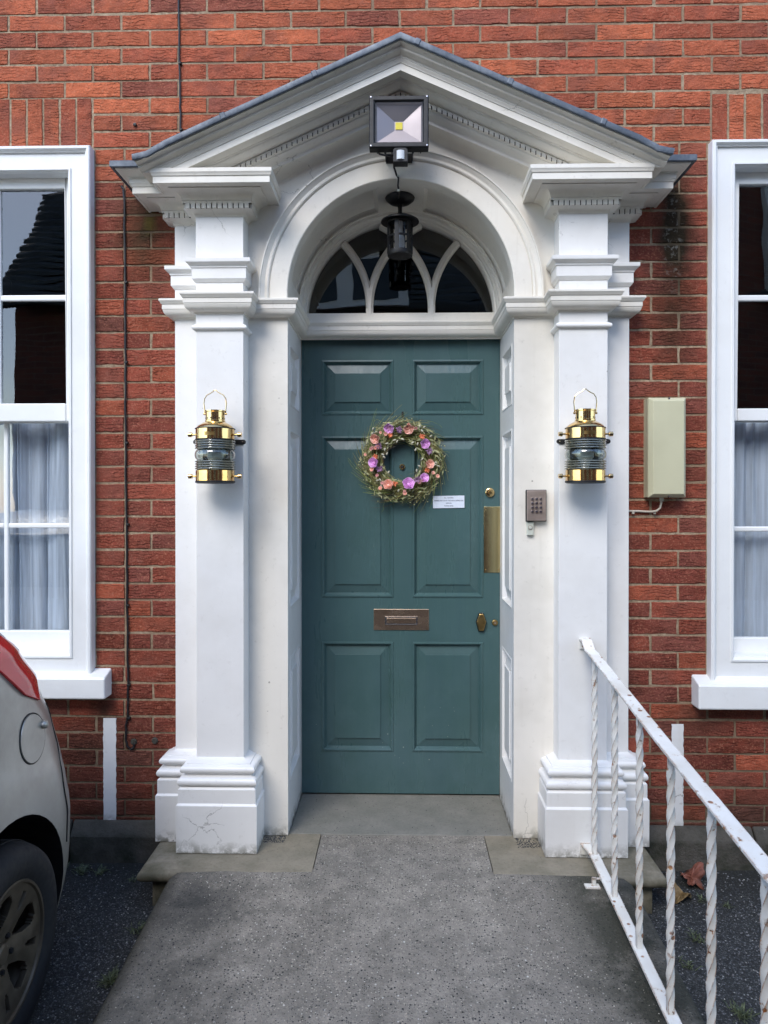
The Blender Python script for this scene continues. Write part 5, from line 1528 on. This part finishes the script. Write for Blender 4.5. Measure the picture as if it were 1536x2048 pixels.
def body_pt(z, t, off=0):  # t: 0..1 along right-rear corner from flank (0) to tail (1)
    hw, yr, yf, rc = interp(TAB, z); a = R(90 * t)
    return (CX + hw - rc + (rc + off) * math.cos(a), yr - rc + (rc + off) * math.sin(a), z)
mb = MB(); n = 11
zs_ = [-.10, -.06, -.01, .05, .11, .17, .23, .29, .33, .37, .41, .45, .50, .56, .62, .68, .74, .79, .84, .88, .93, .98, 1.03, 1.08, 1.12, 1.16, 1.19, 1.215, 1.235, 1.245]
def flank_outline(z):
    hw, yr, yf, rc = interp(TAB, z); pts = []
    def cor(cx, cy, a0): return [(cx + rc * math.cos(R(a0 + 90 * i / 12)), cy + rc * math.sin(R(a0 + 90 * i / 12)), z) for i in range(13)]
    A_ = cor(CX + hw - rc, yr - rc, 0); B_ = cor(CX - hw + rc, yr - rc, 90); C_ = cor(CX - hw + rc, yf + rc, 180); D_ = cor(CX + hw - rc, yf + rc, 270)
    def seg(p, q, k): return [tuple(p[j] + (q[j] - p[j]) * i / k for j in range(3)) for i in range(1, k)]
    return A_ + seg(A_[-1], B_[0], 8) + B_ + seg(B_[-1], C_[0], 34) + C_ + seg(C_[-1], D_[0], 8) + D_ + seg(D_[-1], A_[0], 34)
rows = [flank_outline(z) for z in zs_]
b = mb.grid(rows, closed=True); m_ = len(rows[0])
mb.face(*[b + i for i in range(m_)][::-1]); mb.face(*[b + (len(rows) - 1) * m_ + i for i in range(m_)])
body = obj('body', mb, M['car'], car, smooth=True, ang=50)
WX = -1.078; WY = -.896; WZ = .056; WR_ = .285
WF = -3.36
cutters = []
for wy in (WY, WF):
    for sgn in (1, -1):
        mb = MB(); xc = CX + sgn * .84; mb.lathe([(.345, -.30), (.345, .30)], (xc, wy, WZ + .01), 'X', 48)
        c_ = obj('cut', mb, M['blackp']); cutters.append(c_)
        bo = body.modifiers.new('arch', 'BOOLEAN'); bo.operation = 'DIFFERENCE'; bo.object = c_; bo.solver = 'EXACT'
bpy.context.view_layer.update()
dg = bpy.context.evaluated_depsgraph_get(); ev = body.evaluated_get(dg)
nm = bpy.data.meshes.new_from_object(ev, depsgraph=dg); body.modifiers.clear(); body.data = nm
for c_ in cutters: bpy.data.objects.remove(c_)
nm.materials.clear(); nm.materials.append(M['car']); nm.materials.append(M['blackp'])
for p in nm.polygons:
    c_ = p.center; inn = any(math.hypot(c_.y - wy, c_.z - WZ - .01) < .3455 for wy in (WY, WF)) and abs(c_.x - CX) < .82
    p.material_index = 1 if inn else 0
# bumper shut line, sill
def onbody(z, t, off=.0012): return body_pt(z, t, off)
mb = MB(); ptsl = [onbody(.30 - .0 + .11 * i / 12 * 1.0, .02 + .0 * i) for i in range(13)]
ptsl = [onbody(.20 + .20 * i / 12, .10 + .03 * i / 12) for i in range(13)]
mb.tube(ptsl, .0022, 5); obj('bumper_gap', mb, M['blackp'], car)
mb = MB(); ptsl = [body_pt(.66 - .26 * i / 16, .28 - .15 * (i / 16), .0008) for i in range(17)]
mb.tube(ptsl, .0018, 5); obj('tailgate_gap', mb, M['blackp'], car)
# tail light on the corner
mb = MB()
def tl_edge(k):  # k 0..1 from top to bottom: z, t range on the corner
    return None
top = [(1273, 0), (1289, 24)]
poly = [(-60, 1235), (0, 1273), (24, 1289), (55, 1321), (69, 1346), (78, 1400), (49, 1390), (24, 1366), (0, 1344), (-30, 1322), (-60, 1303)]
def inpoly(u, v):
    c_ = False
    for (x1, y1), (x2, y2) in zip(poly, poly[1:] + poly[:1]):
        y1, x1, y2, x2 = x1, y1, x2, y2
        if (x1 > v) != (x2 > v) and u < (y2 - y1) * (v - x1) / (x2 - x1) + y1: c_ = not c_
    return c_
NZ, NT_ = 260, 300; zt0, zt1 = .55, .98
vid = {}
def tp_(i, j): return body_pt(zt0 + (zt1 - zt0) * i / NZ, -0.1 + 1.25 * j / NT_ if False else j / NT_ * 1.0, .006)
def flank_pt(z, q, off):  # q<0: along the flank towards the front
    hw, yr, yf, rc = interp(TAB, z)
    if q < 0: return (CX + hw + off, yr - rc + q * .5, z)
    return body_pt(z, min(q, 1), off)
for i in range(NZ):
    for j in range(NT_):
        q = -.35 + 1.35 * (j + .5) / NT_; z = zt0 + (zt1 - zt0) * (i + .5) / NZ
        u, v = proj(flank_pt(z, q, .004))
        hit = inpoly(u, v)
        if q > .42: hit = False
        if hit:
            ids = []
            for di, dj in ((0, 0), (0, 1), (1, 1), (1, 0)):
                key = (i + di, j + dj)
                if key not in vid: vid[key] = mb.vert(flank_pt(zt0 + (zt1 - zt0) * key[0] / NZ, -.35 + 1.35 * key[1] / NT_, .0045))
                ids.append(vid[key])
            mb.face(*ids)
tlo = obj('tail_light', mb, M['red'], car, smooth=True, ang=60)
md = tlo.modifiers.new('thick', 'SOLIDIFY'); md.thickness = .008; md.offset = 0
# fuel flap
c_ = P(54, 1483, -.82); hwz = interp(TAB, c_.z)[0]; FX = CX + hwz; fy_ = -2.84 + (FX) / ((54 - 801) / F)
fzv = 1.30 - (1483 - 998) / F * (fy_ + 2.84)
rows = []; mb = MB(); 
for r_ in (0, .03, .06, .0685, .0700):
    rows.append([(CX + interp(TAB, fzv + r_ * math.sin(a))[0] + (.0035 if r_ < .069 else -.001), fy_ + r_ * math.cos(a), fzv + r_ * math.sin(a)) for a in [2 * PI * i / 40 for i in range(40)]])
mb.grid(rows, closed=True); ff = obj('fuel_flap', mb, M['car'], car, smooth=True)
mb = MB(); mb.tube([(CX + interp(TAB, fzv + .0715 * math.sin(a))[0] + .0005, fy_ + .0715 * math.cos(a), fzv + .0715 * math.sin(a)) for a in [2 * PI * i / 60 for i in range(61)]], .0020, 6); obj('flap_gap', mb, M['blackp'], ff)
mb = MB(); ico(mb, (FX + .006, fy_ + .062, fzv + .022), .014, 14); kn = obj('flap_grip', mb, M['car'], ff, smooth=True, ang=70)
# side and rear glass
for side_ in (1, -1):
    mb = MB(); rows = []
    for i in range(9):
        z = .86 + .30 * i / 8; hw, yr, yf, rc = interp(TAB, z)
        rows.append([(CX + side_ * (hw + .003), yr - rc - .02 + (yf + rc + .15 - (yr - rc - .02)) * j / 16, z) for j in range(17)])
    mb.grid(rows); o = obj('side_window', mb, M['carglass'], car, smooth=True); md = o.modifiers.new('thick', 'SOLIDIFY'); md.thickness = .006
for end in (0, 1):
    mb = MB(); rows = []
    for i in range(9):
        z = .86 + .28 * i / 8; hw, yr, yf, rc = interp(TAB, z); yy = yr + .003 if end == 0 else yf - .003
        rows.append([(CX + (hw - rc - .02) * (-1 + 2 * j / 8), yy, z) for j in range(9)])
    mb.grid(rows); o = obj('rear_window' if end == 0 else 'windscreen', mb, M['carglass'], car, smooth=True); md = o.modifiers.new('thick', 'SOLIDIFY'); md.thickness = .006
mb = MB(); mb.box(CX - .25, CX + .25, YR - .0, YR + .045, .20, .31); obj('number_plate', mb, M['bell'], car, bevel=.003)
# wheel
def wheel(cx, cy, sgn):
    wh = part('wheel', car)
    R_ = WR_; wd = .17
    prof = [(.185, 0), (.200, .010), (.225, .016), (.250, .013), (.268, .004), (.277, -.012), (.283, -.030), (.285, -.06), (.285, -.12), (.281, -.15), (.26, -.165), (.19, -.165)]
    X = lambda h: sgn * h
    mb = MB(); mb.lathe([(r, X(h)) for r, h in prof], (cx, cy, WZ), 'X', 96, caps=False)
    for gx in (-.055, -.085, -.115):
        mb.lathe([(.2855, X(gx - .004)), (.2875, X(gx - .003)), (.2875, X(gx + .012)), (.2855, X(gx + .013))], (cx, cy, WZ), 'X', 96, caps=False)
    obj('tyre', mb, M['tyre'], wh, smooth=True)
    mb = MB(); mb.lathe([(.187, X(.002)), (.184, X(.006)), (.178, X(.005)), (.174, X(-.006)), (.168, X(-.055)), (.160, X(-.13)), (.10, X(-.14))], (cx, cy, WZ), 'X', 72, caps=False)
    rim = obj('rim', mb, M['rim'], wh, smooth=True)
    # spoked face: radial function grid with openings
    mb = MB(); nr, na = 26, 200
    def face_h(r, a):
        return -.015 - .026 * math.exp(-((r - .175) / .05) ** 2 * 0) * (1 - (r / .175)) * 1.2 - .010 * math.cos(5 * a) * (r / .175) * (1 - r / .175) * 2
    ids = {}
    def solid(r, a):
        if r < .070: return True
        if r > .158: return True
        k = 5; ph = ((a / (2 * PI) * k) % 1) - .5        # spoke centred at 0
        w0 = .34 - .10 * math.sin(PI * min(1, (r - .07) / .09))
        if abs(ph) > w0 * .96: 
            d = (abs(ph) - .5); rr2 = ((r - .115) / .048) ** 2 + (d / .235) ** 2
            return rr2 > 1
        rr3 = ((r - .138) / .026) ** 2 + (ph / .060) ** 2
        return rr3 > 1
    for i in range(nr):
        for j in range(na):
            r0 = .0 + .178 * i / nr; r1 = .178 * (i + 1) / nr; a0 = 2 * PI * j / na; a1 = 2 * PI * (j + 1) / na
            if not solid((r0 + r1) / 2, (a0 + a1) / 2): continue
            q = []
            for r_, a_, key in ((r0, a0, (i, j)), (r1, a0, (i + 1, j)), (r1, a1, (i + 1, (j + 1) % na)), (r0, a1, (i, (j + 1) % na))):
                if i == 0 and key[0] == 0: key = (0, 0)
                if key not in ids: ids[key] = mb.vert((cx + sgn * (face_h(r_, a_) + .002), cy + r_ * math.cos(a_ + .32), WZ + r_ * math.sin(a_ + .32)))
                q.append(ids[key])
            q = list(dict.fromkeys(q))
            if len(q) > 2: mb.face(*q)
    o = obj('spokes', mb, M['rim'], wh, smooth=True, ang=60); md = o.modifiers.new('thick', 'SOLIDIFY'); md.thickness = .022; md.offset = 0
    b2 = o.modifiers.new('bev', 'BEVEL'); b2.width = .003; b2.segments = 2; b2.limit_method = 'ANGLE'; b2.angle_limit = R(50)
    mb = MB(); mb.lathe([(0, X(-.012)), (.022, X(-.013)), (.028, X(-.018)), (.029, X(-.032))], (cx, cy, WZ), 'X', 32); obj('centre_cap', mb, M['rim'], wh, smooth=True)
    mb = MB()
    for k in range(5):
        a = 2 * PI * k / 5 + .32 + R(36); yy, zz_ = cy + .047 * math.cos(a), WZ + .047 * math.sin(a)
        mb.lathe([(0, X(-.014)), (.007, X(-.014)), (.008, X(-.018)), (.008, X(-.03))], (cx, yy, zz_), 'X', 6)
    obj('wheel_bolts', mb, M['black'], wh)
    mb = MB(); mb.lathe([(0, X(-.09)), (.13, X(-.09)), (.13, X(-.075)), (0, X(-.075))], (cx, cy, WZ), 'X', 40); obj('brake_disc', mb, M['blackp'], wh)
for cy in (WY, WF):
    wheel(WX + .012, cy, 1); wheel(2 * CX - WX - .012, cy, -1)

# ---------------- leaves and weeds ----------------
def leaf(u, v, y, rad, mat, label, rot, lobes=5):
    z = gz(0, y) + .012; d = RM @ Vector(((u - 768) / F, -(v + SHV - 1024) / F, -1)); t = (z - CAM.z) / d.z; c_ = CAM + d * t
    mb = MB(); n = 60; ring = []
    for i in range(n):
        a = 2 * PI * i / n; r_ = rad * (.55 + .42 * abs(math.cos(a * lobes / 2)) ** .8 + .10 * rnd.uniform(-1, 1)) * (1 + .25 * math.cos(a))
        ring.append((r_ * math.cos(a), r_ * math.sin(a), .018 * math.sin(3 * a + 1) + .020 * math.cos(2 * a)))
    mid = [(p[0] * .5, p[1] * .5, p[2] * .3 + .004 * (i % 3)) for i, p in enumerate(ring)]
    mb.grid([[(0, 0, 0.006)] * n, mid, ring], closed=True)
    mb.tube([(rad * .6, 0, .004), (rad * 1.25, .01, .010)], .0012, 5)
    o = obj('fallen_leaf', mb, M[mat], None, smooth=True, ang=60); o.location = (c_.x, c_.y, z + .012); o.rotation_euler = (R(18), R(-12), rot)
    md = o.modifiers.new('thick', 'SOLIDIFY'); md.thickness = .0006
    tag(o, label, 'leaf', 'fallen leaves by the wall')
leaf(1382, 1762, -.13, .048, 'brownleaf', 'reddish brown lobed leaf lying against the foot of the wall', .5)
leaf(1366, 1795, -.30, .045, 'tanleaf', 'tan dead leaf lying on the tarmac beside the right step', 2.4, 3)
def weeds(nm, label, spots):
    mb = MB()
    for (u, v, n, L) in spots:
        yy = -.3
        for it in range(4):
            z = gz(0, yy); d = RM @ Vector(((u - 768) / F, -(v + SHV - 1024) / F, -1)); t = (z - CAM.z) / d.z; c_ = CAM + d * t; yy = c_.y
        for i in range(n):
            a = rnd.uniform(0, 2 * PI); b_ = Vector((c_.x + rnd.gauss(0, .012), c_.y + rnd.gauss(0, .012), gz(0, c_.y)))
            d_ = Vector((math.cos(a), math.sin(a), rnd.uniform(.3, 1.2))).normalized(); l_ = L * rnd.uniform(.5, 1.1)
            p1 = b_ + d_ * l_ * .6; p2 = b_ + d_ * l_ + Vector((0, 0, -l_ * .25)); w_ = Vector((-math.sin(a), math.cos(a), 0)) * .0016
            mb.poly([b_ - w_, b_ + w_, p1 + w_, p2, p1 - w_])
    o = obj(nm, mb, M['weed']); o['kind'] = 'stuff'; o['label'] = label; o['category'] = 'weeds'
weeds('weeds', 'small tufts of weed growing through the tarmac', [(275, 1862, 40, .04), (222, 1962, 60, .05), (165, 1742, 50, .035), (120, 1738, 30, .03), (200, 1745, 40, .03), (1485, 2032, 60, .05), (1395, 1880, 30, .04), (1410, 1800, 25, .03), (1372, 1930, 20, .04), (265, 1760, 20, .025), (1455, 1815, 15, .025)])
# loose chippings / pale grit
def grit(name, label, mat, cnt, box, zf, r0, r1, seed):
    g2 = random.Random(seed); mb = MB()
    for i in range(cnt):
        x = g2.uniform(box[0], box[1]); y = g2.uniform(box[2], box[3]); r = g2.uniform(r0, r1)
        q = g2.uniform(.5, 1); z = zf(x, y) - r * .25; b0 = len(mb.v); k = 6; aa = g2.uniform(0, 6)
        for j in range(k):
            a = 2 * PI * j / k + aa; rr2 = r * g2.uniform(.7, 1.1); mb.v.append((x + rr2 * math.cos(a), y + rr2 * q * math.sin(a), z))
        for j in range(k):
            a = 2 * PI * j / k + aa; rr2 = r * g2.uniform(.4, .7); mb.v.append((x + rr2 * math.cos(a), y + rr2 * q * math.sin(a), z + r * .75))
        for j in range(k): mb.face(b0 + j, b0 + (j + 1) % k, b0 + k + (j + 1) % k, b0 + k + j)
        mb.face(*[b0 + k + j for j in range(k)])
    o = obj(name, mb, mat, smooth=False); o['kind'] = 'stuff'; o['label'] = label; o['category'] = 'grit'; return o
M['pale'] = simple('pale_chipping', lin(196, 194, 184), .8); M['palegrey'] = simple('pale_grey_chipping', lin(196, 190, 176), .8); M['dark_chip'] = simple('dark_chipping', lin(58, 60, 64), .8); M['mid_chip'] = simple('mid_chipping', lin(112, 112, 114), .8)
grit('pale_grit', 'pale chippings scattered over the tarmac', M['pale'], 700, (-2.2, 2.2, -1.6, -.06), lambda x, y: gz(x, y) + .002, .0012, .0030, 5)
grit('tarmac_chippings', 'dark grey chippings standing out of the tarmac', M['mid_chip'], 7000, (-1.7, 2.0, -1.3, -.06), lambda x, y: gz(x, y) + .001, .0018, .0042, 6)
grit('dark_tarmac_chippings', 'near black chippings standing out of the tarmac', M['dark_chip'], 9000, (-1.7, 2.0, -1.3, -.06), lambda x, y: gz(x, y) + .001, .0020, .0048, 9)
grit('ramp_grit', 'pale stones showing in the concrete ramp', M['palegrey'], 1100, (-.76, .74, -1.5, -.34), lambda x, y: rz(y) - .0008, .0010, .0028, 8)
grit('dark_ramp_grit', 'dark stones showing in the concrete ramp', M['dark_chip'], 420, (-.76, .74, -1.5, -.34), lambda x, y: rz(y) - .0008, .0010, .0030, 18)
grit('threshold_debris', 'dark crumbs of dirt on the threshold', M['dark_chip'], 150, (-.42, .42, -.03, .33), lambda x, y: .0, .0010, .003, 12)
grit('joint_debris', 'dark grit gathered beside the pilaster plinths', M['dark_chip'], 260, (.44, .53, -.13, -.056), lambda x, y: -.002, .0012, .0035, 13)
grit('joint_debris', 'dark grit gathered beside the left pilaster plinth', M['dark_chip'], 200, (-.52, -.44, -.11, -.056), lambda x, y: -.002, .0012, .0035, 14)

# ---------------- houses across the street (seen in the reflections) ----------------
oh = thing('brick_house', 'brick house with dark tiled hipped roof, seen mirrored in the windows', 'house', (0, 0, 0))
YO = -6.7; XL, XRt = -5.22, 9.0; EV = 4.0
mb = MB(); mb.box(XL, XRt, YO - 6, YO, -.45, EV); ow = obj('wall', mb, M['farbrick'], oh)
mb = MB(); ridge = 5.75; yr_ = YO - .85
# tiles as stepped courses
nrow = 16
for i in range(nrow):
    t0, t1 = i / nrow, (i + 1) / nrow
    y0 = YO + .35 + (yr_ - YO - .35) * t0; y1 = YO + .35 + (yr_ - YO - .35) * t1 - .04
    z0 = EV - .1 + (ridge - EV + .1) * t0 + .045; z1 = EV - .1 + (ridge - EV + .1) * t1 + .01
    xa0 = XL + .02 + .04 * t0; xa1 = XL + .02 + .04 * t1
    n = 60; xs0 = [xa0 + (XRt - xa0) * k / n for k in range(n + 1)]; xs1 = [xa1 + (XRt - xa1) * k / n for k in range(n + 1)]
    b0 = [(x, y0, z0 + .018 * math.sin(x * 20)) for x in xs0]; b1 = [(x, y1, z1 + .018 * math.sin(x * 20)) for x in xs1]; bl = [(x, y0, z0 - .05) for x in xs0]
    mb.grid([bl, b0, b1])
mb.poly([(XL + .1, YO + .25, EV - .1), (XL + .1, yr_, ridge - .1), (XL + .1, YO - 6.4, EV - .1)])
mb.quad((XL, YO - 6.4, EV - .1), (XL, yr_, ridge), (XRt, yr_, ridge), (XRt, YO - 6.4, EV - .1))
obj('roof', mb, M['rooftile'], oh)
mb = MB(); mb.box(XL - .05, XRt, YO + .30, YO + .42, EV - .2, EV - .08); obj('gutter', mb, M['blackp'], oh, bevel=.02)
for xx in (-2.4, .55, 3.6):
    wd_ = part('window', oh)
    mb = MB(); mb.box(xx - .6, xx + .6, YO - .02, YO + .05, 1.0, 2.6); obj('frame', mb, M['wwhite'], wd_)
    for dx in (-.28, .28):
        mb = MB(); mb.box(xx + dx - .23, xx + dx + .23, YO + .02, YO + .055, 1.1, 2.5); obj('glass_pane', mb, M['carglass'], wd_)
# small gabled dormer
dm = part('dormer', oh); dx_ = -.75; dy_ = YO + .5
mb = MB(); mb.box(dx_ - .85, dx_ + .85, dy_ - 1.4, dy_, EV - .15, EV + .62); mb.prism([(dx_ - .95, EV + .62), (dx_ + .95, EV + .62), (dx_, EV + 1.0)], dy_ - 1.5, dy_ + .06, fR); obj('gable', mb, M['wwhite'], dm)
for ddx in (-.42, .42):
    mb = MB(); mb.box(dx_ + ddx - .32, dx_ + ddx + .32, dy_ - .02, dy_ + .012, EV - .05, EV + .52); obj('glass_pane', mb, M['carglass'], dm)
wm = Matrix.Translation((4.2, -6.2, 0)) @ Matrix.Rotation(R(-24), 4, 'Z')
mb = MB(); mb.box(0, 8, -5, 0, -.45, 6.1, wm); wg = obj('wing', mb, M['farbrick'], oh)
mb = MB(); mb.box(.45, 1.35, -.02, .06, 3.9, 5.3, wm); obj('window_frame', mb, M['wwhite'], wg)
mb = MB(); mb.box(.55, 1.25, .0, .065, 4.0, 5.2, wm); obj('glass_pane', mb, M['carglass'], wg)
mb = MB(); mb.box(2.1, 2.9, yr_ - .4, yr_ + .4, ridge - .8, ridge + .9); obj('chimney', mb, M['farbrick'], oh)
